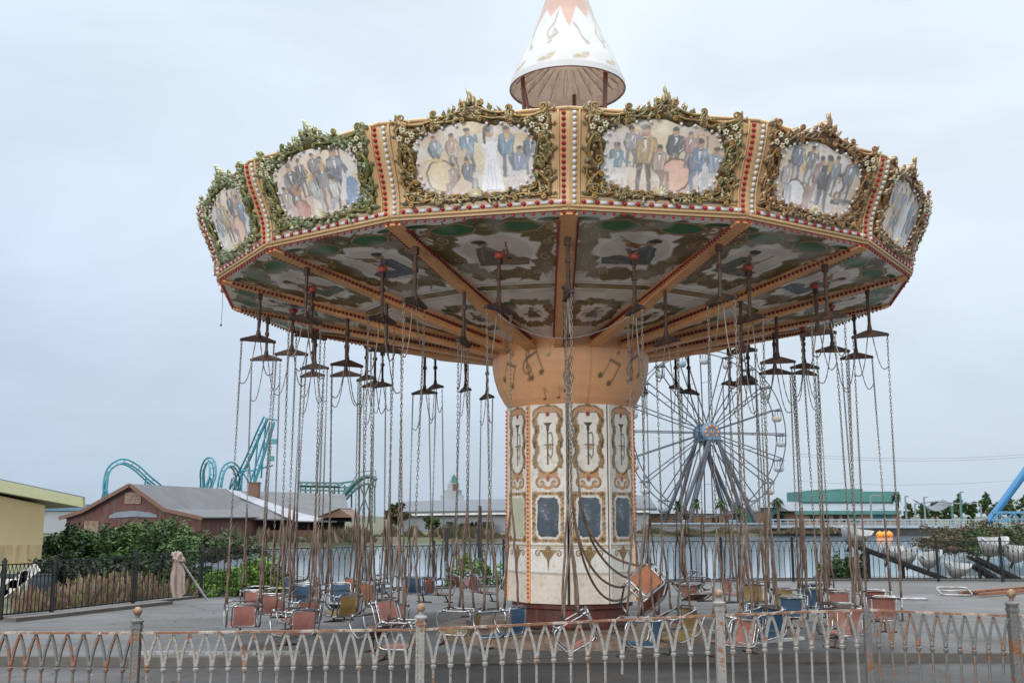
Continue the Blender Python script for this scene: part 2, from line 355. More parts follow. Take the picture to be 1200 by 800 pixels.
PW,PH,PX0,PY0=1.36,.80,-.68,.10
def band_painting(kind):
    rg=random.Random(kind*13+5)
    c=Canvas(PW,PH,190,112,(.66,.52,.36),PX0,PY0)
    c.wash((.78,.62,.34),.9,4,kind+1); c.wash((.50,.36,.31),.7,5,kind+9,.45,.75); c.wash((.72,.70,.68),.7,6,kind+20,.5,.8)
    c.rect(-.68,.10,.68,.32,(.55,.42,.34),.7); c.wash((.74,.70,.68),.6,9,kind+31,.55,.85)
    c.warp(.009,34,kind+3)
    if kind==0:
        c.rect(-.1,.45,.12,.9,(.70,.60,.38),.6)
        musician(c,-.40,.45,.36,(.17,.22,.26),(.1,.1,.12),'drum',rg); bigdrum(c,-.37,.40,.16,(.70,.56,.34)); c.line([(-.53,.55),(-.35,.56)],.03,(.60,.45,.2))
        musician(c,-.06,.42,.44,(.13,.22,.30),(.10,.12,.16),'trumpet',rg)
        musician(c,-.08,.22,.36,(.12,.15,.18),(.14,.16,.2),'sit',rg)
        musician(c,.17,.22,.66,(.8,.8,.8),(.8,.8,.8),'singer',rg)
        musician(c,.34,.36,.50,(.15,.24,.33),(.12,.16,.22),'trombone',rg); musician(c,.46,.24,.42,(.22,.26,.36),(.6,.58,.58),'sit',rg,-1); musician(c,.58,.36,.42,(.10,.14,.18),(.2,.2,.25),'trumpet',rg); musician(c,-.22,.44,.38,(.40,.30,.22),(.2,.16,.14),'sax',rg); musician(c,-.24,.20,.34,(.34,.24,.22),(.30,.22,.2),'sit',rg,-1)
    elif kind==1:
        c.rect(-.36,.45,.1,.92,(.74,.62,.38),.6); c.rect(.2,.5,.4,.9,(.55,.42,.40),.4)
        musician(c,-.47,.26,.42,(.17,.27,.34),(.70,.66,.66),'piano',rg); c.rect(-.64,.22,-.5,.5,(.72,.70,.70),.9); c.line([(-.62,.30),(-.40,.36)],.04,(.78,.76,.74))
        musician(c,-.19,.20,.68,(.38,.26,.12),(.10,.07,.06),'sax',rg); musician(c,.12,.38,.48,(.06,.07,.09),(.1,.1,.1),'drum',rg)
        bigdrum(c,.15,.38,.17,(.72,.44,.32)); musician(c,.38,.21,.56,(.14,.2,.30),(.14,.2,.3),'bass',rg)
        musician(c,-.33,.44,.40,(.30,.28,.30),(.2,.2,.2),'trumpet',rg); musician(c,.56,.24,.46,(.24,.30,.40),(.5,.48,.48),'sit',rg,-1); musician(c,-.03,.24,.44,(.42,.30,.26),(.3,.2,.18),'sit',rg); musician(c,.27,.46,.36,(.35,.22,.2),(.2,.2,.2),'trumpet',rg)
    elif kind==2:
        c.rect(-.5,.5,-.2,.95,(.50,.33,.26),.5); c.rect(.1,.6,.45,.9,(.72,.60,.40),.5)
        musician(c,-.36,.25,.60,(.10,.09,.09),(.12,.1,.1),'guitar',rg); bigdrum(c,-.33,.3,.13,(.40,.16,.12)); c.rect(-.46,.2,-.22,.34,(.45,.20,.16),.9)
        musician(c,-.05,.22,.46,(.40,.42,.38),(.35,.34,.36),'sit',rg); musician(c,.10,.25,.58,(.12,.10,.10),(.25,.14,.12),'trombone',rg)
        musician(c,.30,.24,.66,(.12,.13,.18),(.10,.11,.14),'bass',rg); c.ell(.48,.36,.11,.17,(.12,.22,.40),.9); musician(c,.0,.48,.40,(.20,.16,.18),(.2,.18,.2),'trumpet',rg); musician(c,.22,.2,.40,(.5,.48,.46),(.4,.38,.4),'sit',rg,-1); musician(c,-.2,.44,.42,(.10,.1,.12),(.15,.12,.12),'sax',rg); musician(c,-.52,.2,.42,(.4,.32,.28),(.5,.4,.36),'sit',rg)
    else:
        c.rect(-.2,.5,.2,.9,(.68,.62,.60),.7)
        musician(c,-.36,.42,.50,(.13,.16,.22),(.15,.2,.3),'sax',rg); bigdrum(c,-.30,.33,.17,(.76,.76,.77)); c.rect(-.16,.2,-.06,.46,(.34,.20,.16),.9)
        musician(c,.0,.3,.5,(.35,.20,.16),(.4,.3,.3),'trumpet',rg); musician(c,.12,.2,.64,(.07,.07,.08),(.16,.17,.2),'trombone',rg)
        musician(c,.33,.22,.46,(.70,.58,.54),(.7,.6,.6),'guitar',rg); musician(c,-.46,.25,.44,(.45,.40,.40),(.5,.46,.46),'sit',rg); musician(c,-.16,.46,.42,(.16,.14,.15),(.2,.2,.2),'trumpet',rg); musician(c,.22,.42,.42,(.2,.24,.28),(.2,.2,.2),'trombone',rg,-1); musician(c,.45,.35,.52,(.15,.19,.21),(.12,.14,.16),'trumpet',rg); c.line([(.30,.36),(.62,.40)],.05,(.07,.07,.08))
    for i in range(70):   # loose brush dabs
        x,y=rg.uniform(-.66,.66),rg.uniform(.12,.86); q=rg.choice([(.74,.72,.70),(.62,.46,.40),(.30,.34,.42),(.70,.58,.34),(.40,.30,.26)]); c.line([(x,y),(x+rg.uniform(-.05,.05),y+rg.uniform(-.05,.05))],rg.uniform(.008,.02),q,.45)
    edge=np.clip(np.maximum(np.abs(c.X)/.62,np.abs(c.Y-.50)/.42)-.90,0,1)*3.2*(.4+c.noise(14,kind+77)); c._put(edge,(.74,.72,.72),.8)
    c._put(np.ones(c.X.shape),(.68,.66,.64),.20)
    c.wash((.78,.77,.77),.25,12,kind+50,.66,.9); c.speck(.10,kind)
    return c
# ------------------------------------------------------------------ ground, walkway, banks, water
PAD=[G(-160,742),G(0,726),G(60,720),G(235,700),G(420,694),G(590,688),G(760,683),G(930,681),G(1100,681),G(1330,683)]
FENCE_B=[p.copy() for p in PAD]
padpoly=[(-26,14.0),(-10,12.9),(-4,12.6),(0,12.9),(4,13.0),(10,12.9),(26,13.2)]
back=[(p.x,p.y+.35) for p in PAD]
b=MB()
outl=padpoly+[(40,15),(40,27.0)]+back[::-1]+[(-30,15.2)]
b.prism([(x,y) for x,y in outl],0,1)   # placeholder coordinates; replaced below
b.v=[(x,y,0.0) for x,y in outl]+[(x,y,-1.6) for x,y in outl]
o=b.build('ride_pad',M['concrete']); recalc(o.data); tag(o,kind='structure')
b=MB(); b.add([(-60,-6,-.10),(60,-6,-.10),(60,18,-.10),(-60,18,-.10)],[(0,1,2,3)])
o=b.build('walkway',M['asphalt']); tag(o,kind='structure')
def strip(name,pts,w,h,m,z0=-.1):
    b=MB(); n=len(pts); L=[];
    for i,p in enumerate(pts):
        p=Vector((p[0],p[1],0)); a=Vector((*pts[max(i-1,0)][:2],0)); c=Vector((*pts[min(i+1,n-1)][:2],0)); t=(c-a).normalized(); q=Vector((-t.y,t.x,0))*w/2
        L+= [p+q+Vector((0,0,z0)),p+q+Vector((0,0,h)),p-q+Vector((0,0,h)),p-q+Vector((0,0,z0))]
    f=[]
    for i in range(n-1):
        for k in range(4):
            l=(k+1)%4; f.append((i*4+k,i*4+l,(i+1)*4+l,(i+1)*4+k))
    f+=[(3,2,1,0),((n-1)*4,(n-1)*4+1,(n-1)*4+2,(n-1)*4+3)]
    b.add(L,f); o=b.build(name,m); recalc(o.data); return o
tag(strip('pad_kerb',[(x,y-.08) for x,y in padpoly],.17,.006,M['kerb'],-.11),kind='structure')
tag(strip('sea_wall',[(p.x,p.y+.42) for p in PAD],.30,.04,M['kerb'],-1.7),kind='structure')
WZ=-.95
b=MB(); b.add([(-900,10,WZ),(900,10,WZ),(900,1500,WZ),(-900,1500,WZ)],[(0,1,2,3)])
wm=bpy.data.materials.new('lagoon_water'); wm.use_nodes=True; nt=wm.node_tree; bs=nt.nodes['Principled BSDF']
bs.inputs['Base Color'].default_value=(.13,.18,.22,1); bs.inputs['Roughness'].default_value=.10; bs.inputs['IOR'].default_value=1.6; bs.inputs['Specular IOR Level'].default_value=.9
tc=nt.nodes.new('ShaderNodeTexCoord'); mp=nt.nodes.new('ShaderNodeMapping'); mp.inputs['Scale'].default_value=(1,.35,1)
nz=nt.nodes.new('ShaderNodeTexNoise'); nz.inputs['Scale'].default_value=1.3; nz.inputs['Detail'].default_value=5
bp=nt.nodes.new('ShaderNodeBump'); bp.inputs['Strength'].default_value=.12; bp.inputs['Distance'].default_value=.06
nt.links.new(tc.outputs['Object'],mp.inputs[0]); nt.links.new(mp.outputs[0],nz.inputs['Vector']); nt.links.new(nz.outputs['Fac'],bp.inputs['Height']); nt.links.new(bp.outputs[0],bs.inputs['Normal'])
tag(b.build('water',wm),kind='structure')
FZ=-.45
def land(name,front,back_y,z,m,seed=1,zw=WZ-.3):
    r=random.Random(seed); b=MB(); n=len(front)
    for x,y in front: b.v.append((x,y,zw))
    for x,y in front: b.v.append((x,y+1.8,z+r.uniform(-.06,.1)))
    for x,y in front: b.v.append((x*1.0+ (0),back_y,z))
    for i in range(n-1):
        b.f+=[(i,i+1,n+i+1,n+i),(n+i,n+i+1,2*n+i+1,2*n+i)]
    return tag(b.build(name,m),kind='structure')
def shore(pxs,y0s,dens=3):
    out=[]
    for (x,y),(x2,y2) in zip(pxs,pxs[1:]):
        for k in range(dens):
            t=k/dens; g=G(x+(x2-x)*t,y+(y2-y)*t+rnd.uniform(-.35,.35),WZ); out.append((g.x,g.y))
    g=G(*pxs[-1],WZ); out.append((g.x,g.y)); return out
sh=shore([(-700,640),(100,642),(350,641),(440,638),(590,635),(740,629),(900,627),(1060,626),(1200,625),(1900,625)],0)
land('far_bank',[(-700,sh[0][1])]+sh+[(800,sh[-1][1])],1400,FZ,M['soil'])
# near left bank behind the fence (bushes and reeds grow there), right peninsula
lb=[(p.x,p.y+.55) for p in PAD[:5]]
b=MB(); inner=[(-40,lb[0][1])]+lb; outer=[(-60,70),(-30,60),(-17,45),(-9,33),(-4.0,26),(-2.6,24)]
for (x,y) in inner: b.v.append((x,y,-.12))
for (x,y) in outer: b.v.append((x,y,-.55))
for i in range(5): b.f.append((i,i+1,7+i,6+i))
for (x,y) in outer: b.v.append((x+1.2,y+1,-1.5))
for i in range(5): b.f.append((6+i,7+i,13+i,12+i))
tag(b.build('left_bank',M['soil']),kind='structure')
b=MB(); pts=[G(1085,634,-.8),G(1120,641,-.8),G(1200,646,-.8),G(1400,650,-.8)]; far=[Vector((p.x*1.5+6,p.y+28,-.8)) for p in pts]
for q in pts: b.v.append((q.x,q.y,-1.3))
for q in pts: b.v.append((q.x+.5,q.y+2.5,-.45))
for q in far: b.v.append((q.x,q.y,-.4))
for i in range(3): b.f+=[(i,i+1,5+i,4+i),(4+i,5+i,9+i,8+i)]
tag(b.build('right_bank',M['soil']),kind='structure')
# ------------------------------------------------------------------ the wave swinger
CX,CY=.70,15.0          # canopy axis
TX=.86                  # tower axis
ROT=-.024
NS=16; SEG=2*PI/NS
RIM=4.93; ZR=4.74; FH=.96; FL=.27
ride=thing('wave_swinger','large ornate chair swing ride with a sixteen-sided painted canopy on a white and gold tower','swing ride',(TX,CY,0))
OX=CX-TX
C11=math.cos(SEG/2); S11=math.sin(SEG/2)
def flare(v):
    v=max(-.2,v); t=min(max((v-.15)/.85,0),1.15); return FL*(.12*v+.88*(t*t*(3-2*min(t,1)) if t<=1 else 1+.25*(t-1)))
def fas(X,Z,off=0.0):
    v=Z/FH; r=RIM+flare(v)
    return (X*(r/RIM), -(r*C11+off), ZR+Z)
HW=RIM*S11
def fmap(b,off0=0):   # map a builder made in (X, off, Z) coordinates onto the fascia
    b.v=[fas(v[0],v[2],v[1]+off0) for v in b.v]; return b
# --- fascia board (curved sheet with thickness), mouldings
def fascia_mesh():
    b=MB(); n=14
    for side,off in ((0,0.0),(1,-.05)):
        for j in range(n+1):
            Z=FH*j/n
            for i in range(5):
                v=Z/FH; r=RIM+flare(v); hw=r*S11/(r/RIM)
                b.v.append(fas(-hw+2*hw*i/4,Z,off))
    K=5*(n+1)
    for s in(0,1):
        for j in range(n):
            for i in range(4):
                q=(s*K+j*5+i,s*K+j*5+i+1,s*K+(j+1)*5+i+1,s*K+(j+1)*5+i); b.f.append(q if s==0 else q[::-1])
    for i in range(4):
        b.f.append((i+1,i,K+i,K+i+1)); b.f.append((n*5+i,n*5+i+1,K+n*5+i+1,K+n*5+i))
    m=MB()
    for sx in(-1,1):   # raised edge moulding beside the bulb columns
        m.tube([(sx*(HW-.105),.008,Z) for Z in np.linspace(.0,FH-.01,12)],.012,6)
    m.tube([(-HW+.02,.006,.02),(HW-.02,.006,.02)],.014,6); m.tube([(-HW+.1,.006,.115),(HW-.1,.006,.115)],.008,6)
    m.tube([(-HW,.0,FH),(HW,.0,FH)],.02,6)
    fmap(m); b.add(m.v,m.f)
    return b.mesh('fascia_board',M['tan'],True)
def bulbs_mesh(which):
    b=MB()
    if which=='red':
        for k in range(16): b.ball((-HW+.045 if 0 else HW-.052,.012,.055+k*.057),.0225,8,5)
        for k in range(12): b.ball((-HW+.15+k*(2*HW-.26)/11.5,.012,.065),.0235,8,5)
        return fmap(b).mesh('red_bulbs',M['redbulb'],True)
    for k in range(16): b.ball((-HW+.052,.012,.055+k*.057),.0225,8,5)
    for k in range(12):
        x=-HW+.15+(k+.5)*(2*HW-.26)/11.5; b.box((x,.008,.065),(.085,.02,.034))
    return fmap(b).mesh('white_bulbs',M['whitebulb'],True)
def pearls_mesh():
    b=MB()
    for k in range(30):
        a=2*PI*k/30; x=.60*math.copysign(abs(math.cos(a))**.6,math.cos(a)); z=.53+.33*math.copysign(abs(math.sin(a))**.6,math.sin(a))
        b.ball((x,.03,z),.017,8,5)
    return fmap(b).mesh('frame_bulbs',M['whitebulb'],True)
def leafy(b,x,z,ang,L,w,off,curl=.5):
    # bent acanthus leaf in the X-Z plane, ridge standing off the board
    n=6; c=[];
    for i in range(n+1):
        t=i/n; a=ang+curl*t*t; c.append((x+L*t*math.cos(ang+curl*t*.6),z+L*t*math.sin(ang+curl*t*.6),a))
    vs=[];
    for i,(px,pz,a) in enumerate(c):
        t=i/n; ww=w*math.sin(PI*min(1,(t*.93+.07)))**.7*(1+.25*math.sin(9*t)); nx,nz=-math.sin(a),math.cos(a)
        vs+=[(px+nx*ww,off,pz+nz*ww),(px,off+.028+.03*t,pz),(px-nx*ww,off,pz-nz*ww)]
    fs=[]
    for i in range(n): fs+=[(i*3,i*3+1,i*3+4,i*3+3),(i*3+1,i*3+2,i*3+5,i*3+4)]
    b.add(vs,fs)
def scroll(b,x,z,r,a0,sgn,turns=1.2,off=.03,tail=None,rad=.018):
    p=spiral(x,z,r,turns,a0,sgn,20,.15); 
    pts=[(q[0],off+.012*math.sin(i*.3),q[1]) for i,q in enumerate(p)]; rr=[rad*(1.15-.75*i/20) for i in range(21)]
    if tail:
        s0=Vector(pts[0]); e=Vector((tail[0],off,tail[1])); d=Vector((math.sin(a0)*sgn*-1*-1*0,0,0))
        mid=(s0+e)/2+Vector((math.cos(a0)*r*.5,0,math.sin(a0)*r*.5))
        ext=[e*(1-t)**2+mid*2*t*(1-t)+s0*t*t for t in (0,.2,.4,.6,.8)]
        pts=[tuple(q) for q in ext]+pts; rr=[rad*k for k in(.35,.6,.85,1,1.1)]+rr
    b.tube(pts,rr,6); b.ball((pts[-1][0],off+.01,pts[-1][2]),rad*1.1,6,4)
def cr2(pts,n=7):
    out=[];m=len(pts); P2=[Vector((p[0],p[1],0)) for p in pts]
    for i in range(m-1):
        p0,p1,p2,p3=[P2[min(max(k,0),m-1)] for k in(i-1,i,i+1,i+2)]
        for k in range(n):
            u=k/n; out.append(.5*((2*p1)+(p2-p0)*u+(2*p0-5*p1+4*p2-p3)*u*u+(3*p1-p0-3*p2+p3)*u**3))
    out.append(P2[-1]); return out
def rocaille(b,pts,e0,e1,rad=.017,off=.045):
    """carved S or C scroll: a flowing stroke ending in volutes; e0,e1 = (radius, side) of each end volute"""
    mid=cr2(pts); 
    def vol(p,d,r,s):
        nrm=Vector((-d.y,d.x,0))*s; c=p+nrm*r; a0=math.atan2(p.y-c.y,p.x-c.x); o=[]
        for i in range(1,17):
            t=i/16; a=a0+s*t*1.25*2*PI; rr=r*(1-.78*t); o.append(Vector((c.x+rr*math.cos(a),c.y+rr*math.sin(a),0)))
        return o
    A=vol(mid[0],(mid[0]-mid[1]).normalized(),e0[0],e0[1])[::-1]; B=vol(mid[-1],(mid[-1]-mid[-2]).normalized(),e1[0],e1[1])
    allp=A+mid+B; n=len(allp); pp=[];rr=[]
    for i,p in enumerate(allp):
        k=min(i,n-1-i)/16; f=.55+.45*min(1,k); 
        if i in range(16,n-16): f*=1+.22*math.sin((i-16)/(n-32)*PI)
        pp.append((p.x,off+.012*(1-min(1,k)),p.y)); rr.append(rad*f*.82)
    b.tube(pp,rr,6)
    for p in (pp[0],pp[-1]): b.ball((p[0],off+.008,p[2]),rad*.75,6,4)
def frame_mesh(m,mh,seed):
    r=random.Random(seed); b=MB(); h2=MB()
    n=220; s=11
    def outl(a):
        ca,sa=math.cos(a),math.sin(a)
        k=1/max(abs(ca)/.79,abs(sa)/.405); x,z=ca*k,.53+sa*k
        wob=.016*math.sin(23*a+1)+.012*math.sin(37*a)+.009*math.sin(61*a+2)
        if z>.53 and abs(x)<.8:
            top=(z-.53)/.41
            z+=top*(.135*math.exp(-(x/.13)**2)+.055*math.exp(-(x/.30)**2)+.045*math.exp(-((abs(x)-.76)/.07)**2)-.03*math.exp(-((abs(x)-.55)/.12)**2)+.012*math.cos(x*26))
        return x+ca*wob,z+sa*wob
    def inl(a):
        ca,sa=math.cos(a),math.sin(a); x=.615*math.copysign(abs(ca)**.5,ca); z=.515+.335*math.copysign(abs(sa)**.5,sa)
        if sa>0: z+=.035*math.exp(-(x/.25)**2)
        wob=.022*math.sin(12*a)+.015*math.sin(20*a+.6)+.012*math.sin(44*a)
        return x+ca*wob,z+sa*wob
    ph=[r.uniform(0,6) for _ in range(6)]
    for i in range(n):
        a=2*PI*i/n; o=outl(a); q=inl(a)
        for j in range(s):
            t=j/(s-1)
            h=.016+.022*math.sin(PI*t)+.017*math.sin(PI*t)*(math.sin(37*a+11*t+ph[0])+math.sin(59*a-17*t+ph[1])*.8+math.sin(23*a+26*t+ph[2])*.8)
            if j in(0,s-1): h=-.004
            b.v.append((q[0]+(o[0]-q[0])*t,max(h,.002 if 0<j<s-1 else -.004),q[1]+(o[1]-q[1])*t))
    for i in range(n):
        k=(i+1)%n
        for j in range(s-1): b.f.append((i*s+j,i*s+j+1,k*s+j+1,k*s+j))
    for sx in(-1,1):
        Q=lambda pts:[(sx*x,z) for x,z in pts]; E=lambda rr,sd:(rr,sd*sx)
        # top: crest volutes running down to the corner ears
        rocaille(h2,Q([(.07,1.03),(.16,.985),(.28,.955),(.38,.965)]),E(.04,-1),E(.035,1),.019)
        rocaille(h2,Q([(.40,.925),(.52,.895),(.63,.90),(.73,.935)]),E(.035,1),E(.045,1),.019)
        rocaille(h2,Q([(.10,.93),(.2,.905),(.3,.90),(.39,.885)]),E(.028,1),E(.03,-1),.014)
        # sides
        rocaille(h2,Q([(.72,.70),(.765,.62),(.77,.52),(.71,.44)]),E(.03,1),E(.055,-1),.021)
        rocaille(h2,Q([(.67,.66),(.645,.58),(.645,.50),(.67,.42)]),E(.025,-1),E(.03,1),.015)
        rocaille(h2,Q([(.66,.36),(.72,.30),(.765,.24),(.74,.17)]),E(.03,1),E(.04,-1),.018)
        rocaille(h2,Q([(.78,.40),(.785,.33),(.75,.28)]),E(.02,1),E(.02,-1),.013)
        rocaille(h2,Q([(.70,.90),(.76,.86),(.77,.80),(.74,.76)]),E(.025,-1),E(.025,-1),.014)
        # bottom
        rocaille(h2,Q([(.70,.145),(.60,.14),(.50,.165),(.41,.15)]),E(.03,-1),E(.03,1),.016)
        rocaille(h2,Q([(.38,.135),(.28,.15),(.18,.135),(.10,.15)]),E(.026,1),E(.03,-1),.015)
        rocaille(h2,Q([(.62,.22),(.56,.20),(.48,.205)]),E(.03,1),E(.022,-1),.014); rocaille(h2,Q([(.36,.20),(.28,.185),(.2,.20)]),E(.022,1),E(.022,1),.012)
        A=lambda a: a if sx>0 else PI-a
        for k in range(80):
            a=r.uniform(-PI/2,PI/2); t=r.uniform(.15,.85); o=outl(a);q=inl(a); x=q[0]+(o[0]-q[0])*t; z=q[1]+(o[1]-q[1])*t
            leafy(h2,sx*x,z,A(a+r.uniform(-1.8,1.8)),r.uniform(.05,.095),r.uniform(.014,.026),.026,r.uniform(-1.6,1.6))
        for (x,z,a,L,w) in ((.77,.965,1.2,.06,.022),(.80,.94,.5,.05,.018),(.42,.955,1.9,.06,.02),(.29,.975,1.6,.05,.018),(.80,.80,.2,.045,.016),(.81,.58,-.2,.045,.016),(.80,.36,.2,.045,.016),(.79,.16,-.5,.05,.018),(.10,1.06,1.1,.07,.022),(.16,1.02,.8,.06,.02)):
            leafy(h2,sx*x,z,A(a),L,w,.02,.8*sx)
        leafy(h2,sx*.02,1.06,A(1.25),.11,.028,.03,.6*sx); leafy(h2,sx*.04,1.02,A(.8),.10,.026,.03,.9*sx)
    leafy(h2,0,1.08,PI/2,.15,.026,.05,.4)
    fmap(b); fmap(h2); return b.mesh('gilded_frame',m,True),h2.mesh('scrollwork',mh,True)
def flowers_mesh():
    b=MB()
    for sx in(-1,1):
        for (x,z) in ((.70,.85),(.74,.77),(.66,.745),(.61,.80)):
            for k in range(5):
                a=2*PI*k/5+x*9; b.ball((sx*(x+.02*math.cos(a)),.055,z+.02*math.sin(a)),.014,6,4)
    for k in range(7):
        a=PI*(k)/6; leafy(b,0,.17,a,.085,.016,.05,0)
    b.ball((0,.06,.175),.03,8,5)
    return fmap(b).mesh('cream_flowers',M['cream'],True)
me_fas=fascia_mesh(); me_rb=bulbs_mesh('red'); me_wb=bulbs_mesh('white'); me_pl=pearls_mesh(); me_fl=flowers_mesh()
me_fr={'gold':frame_mesh(M['gold'],M['gold_hi'],1),'brown':frame_mesh(M['gold_brown'],M['brown_hi'],2),'green':frame_mesh(M['gold_green'],M['green_hi'],3)}
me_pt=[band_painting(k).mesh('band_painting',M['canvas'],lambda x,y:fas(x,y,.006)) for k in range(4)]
def ang(k): return (k+.5)*SEG+ROT
PK={-1:0,0:1,-2:2,1:3}
for k in range(-8,8):
    o=link('fascia_board',me_fas,ride); o.location=(OX,0,0); o.rotation_euler=(0,0,ang(k))
    link('red_bulbs',me_rb,o); link('white_bulbs',me_wb,o)
    link('band_painting',me_pt[PK.get(k,(k*3+2)%4)],o)
    for nm,me in zip(('gilded_frame','scrollwork'),me_fr['green' if k in(-2,-3) else 'brown' if k in(1,2,5) else 'gold']): link(nm,me,o)
    link('cream_flowers',me_fl,o); link('frame_bulbs',me_pl,o)
# --- ceiling
CS=lambda r: 4.075+(r-1.145)*(ZR-4.085)/(RIM-1.145)
def ceil_map(x,r): return (x*r*S11*1.0, -r*C11, CS(r))
OLIVE=(.17,.115,.04); GRN=(.03,.12,.04); BRN=(.30,.18,.07); CRM=(.93,.87,.79); GLD=(.55,.40,.17); DRK=(.05,.03,.012)
def cart(c,cx,cy,rx,ry,seed,sc,green=True):
    """painted rocaille cartouche: olive band with crisp dark outlines and gold scrolls"""
    r=random.Random(seed); ph=[r.uniform(0,6) for _ in range(4)]; N=140
    def pt(a,m): 
        ca,sa=math.cos(a),math.sin(a); return (cx+rx*m*math.copysign(abs(ca)**.62,ca),cy+ry*m*math.copysign(abs(sa)**.62,sa))
    out=[pt(2*PI*i/N,1+.055*math.sin(7*2*PI*i/N+ph[0])+.05*math.sin(13*2*PI*i/N+ph[1])+.03*math.sin(29*2*PI*i/N)) for i in range(N)]
    inn=[pt(2*PI*i/N,.66+.06*math.sin(6*2*PI*i/N+ph[2])+.05*math.sin(15*2*PI*i/N+ph[3])) for i in range(N)]
    c.poly(out+[out[0],inn[0]]+inn[::-1],OLIVE)
    for L in(out,inn): c.line(L+[L[0]],.030*sc,DRK); c.line(L+[L[0]],.012*sc,GLD)
    n=22
    for i in range(n):
        a=2*PI*(i+.5)/n; x,y=pt(a,.84+.03*(-1)**i); R0=(.10 if i%2 else .075)*sc
        sp_=spiral(x,y,R0,1.15,a+(1.6 if i%2 else -1.6),1 if i%2 else -1,16)
        c.line(sp_,.040*sc,DRK); c.line(sp_,.024*sc,[GLD,BRN,(.38,.30,.13)][i%3])
        q=pt(a+.12,.97); w=pt(a+.02,1.10); c.line([q,w],[.035*sc,.006*sc],[OLIVE,BRN][i%2])
    return inn
def ceil_outer(k):
    c=Canvas(2.0,2.19,220,170,CRM,-1,2.74)
    c.poly([(-.97,2.80),(.97,2.80),(.975,3.06),(-.975,3.06)],(.93,.90,.82)); c.line([(-.97,3.06),(.97,3.06)],.02,(.55,.45,.33)); c.line([(-.97,2.80),(.97,2.80)],.02,(.55,.45,.33))
    c.poly([(-.74,2.86),(.74,2.86),(.78,3.00),(-.78,3.00)],DRK); c.poly([(-.69,2.88),(.69,2.88),(.73,2.98),(-.73,2.98)],(.36,.23,.06)); c.line([(-.66,2.93),(.68,2.93)],.02,(.20,.12,.03))
    for sx in(-1,1): c.ell(sx*.82,2.93,.11,.05,GRN); c.ell(sx*.74,2.93,.05,.03,(.10,.16,.05))
    inn=cart(c,0,3.98,.86,.80,k*7+3,1.0)
    for sx in(-1,1):
        b1=[(sx*.10,4.62),(sx*.30,4.74),(sx*.55,4.70),(sx*.72,4.60),(sx*.62,4.48),(sx*.40,4.44),(sx*.18,4.50)]
        c.poly(b1,(.025,.15,.045)); c.line(b1+[b1[0]],.05,DRK); c.line(b1+[b1[0]],.03,(.42,.27,.11)); c.ell(sx*.78,4.72,.14,.045,(.03,.13,.045)); c.line(spiral(sx*.80,4.55,.12,1.1,2,-sx,16),.05,(.40,.26,.11)); c.line(spiral(sx*.84,4.2,.12,1.1,1,sx,16),.045,(.38,.26,.10))
    c.ell(0,4.66,.13,.09,DRK); c.ell(0,4.66,.10,.07,(.20,.20,.07)); c.ell(0,4.66,.04,.03,GLD)
    c.warp(.012,30,k+40); c.ell(0,3.96,.50,.44,(.72,.60,.52),.55); c.wash((.50,.46,.42),.5,7,k+90,.5,.8)
    c.ell(0,3.96,.50,.44,(.72,.60,.52),.3)
    s=1 if k%2 else -1; top=[(.10,.115,.115),(.13,.135,.095),(.115,.13,.16),(.17,.125,.095)][k%4]; hl=tuple(q*1.9 for q in top)
    # reclining musician
    c.poly([(-.42*s,3.62),(.40*s,3.60),(.44*s,3.76),(.16*s,3.86),(-.02*s,3.80),(-.36*s,3.80)],top); c.poly([(-.40*s,3.70),(-.10*s,3.72),(-.04*s,4.05),(-.14*s,4.13),(-.30*s,4.08)],top); c.line([(-.30*s,3.75),(-.22*s,4.05)],.03,hl); c.line([(0,3.66),(.36*s,3.69)],.025,hl); c.line([(-.1*s,3.78),(.2*s,3.80)],.02,hl)
    c.ell(-.17*s,4.20,.075,.085,(.38,.24,.17)); c.ell(-.20*s,4.25,.10,.05,DRK); c.line([(-.14*s,4.06),(.06*s,3.94),(.10*s,4.02)],.055,hl)
    if k%2: c.line([(.10*s,3.62),(.16*s,4.22)],.03,(.22,.12,.05)); c.ell(.12*s,3.80,.11,.13,(.30,.15,.06)); c.ell(.12*s,3.80,.04,.04,DRK)
    else: c.line([(-.14*s,4.14),(.02*s,4.16),(.24*s,4.24)],.035,(.42,.24,.09)); c.ell(.06*s,4.12,.12,.06,(.34,.17,.07),1,.3*s); c.line([(-.05*s,4.05),(.30*s,4.34)],.012,DRK)
    c.speck(.06,k)
    return c.mesh('ceiling_panel',M['ceil'],lambda x,r:ceil_map(x,r))
def ceil_inner(k):
    c=Canvas(2.0,1.84,110,110,CRM,-1,.90)
    cart(c,0,2.04,.74,.48,k*5+11,.75); c.ell(0,2.04,.36,.22,(.74,.62,.54),.8); 
    for sx in(-1,1): c.ell(sx*.5,2.42,.18,.05,GRN)
    q=[(.08,.11,.13),(.10,.06,.04)][k%2]; c.poly([(-.22,1.90),(.26,1.90),(.14,2.08),(-.02,2.18),(-.12,2.08)],q); c.line([(-.3,2.0),(.28,2.12)],.045,(.20,.10,.04)); c.ell(.05,2.19,.07,.045,(.38,.25,.18)); c.ell(.05,2.22,.08,.03,DRK)
    c.wash((.50,.46,.42),.35,7,k+6,.5,.8); c.speck(.06,k)
    return c.mesh('ceiling_panel',M['ceil'],lambda x,r:ceil_map(x,r))
co=[ceil_outer(q) for q in range(4)]; ci=[ceil_inner(0),ceil_inner(1)]
for k in range(-8,8):
    o=link('ceiling_panel',co[k%4],ride); o.location=(OX,0,0); o.rotation_euler=(0,0,ang(k))
    o=link('ceiling_panel',ci[k%2],ride); o.location=(OX,0,-.002); o.rotation_euler=(0,0,ang(k))
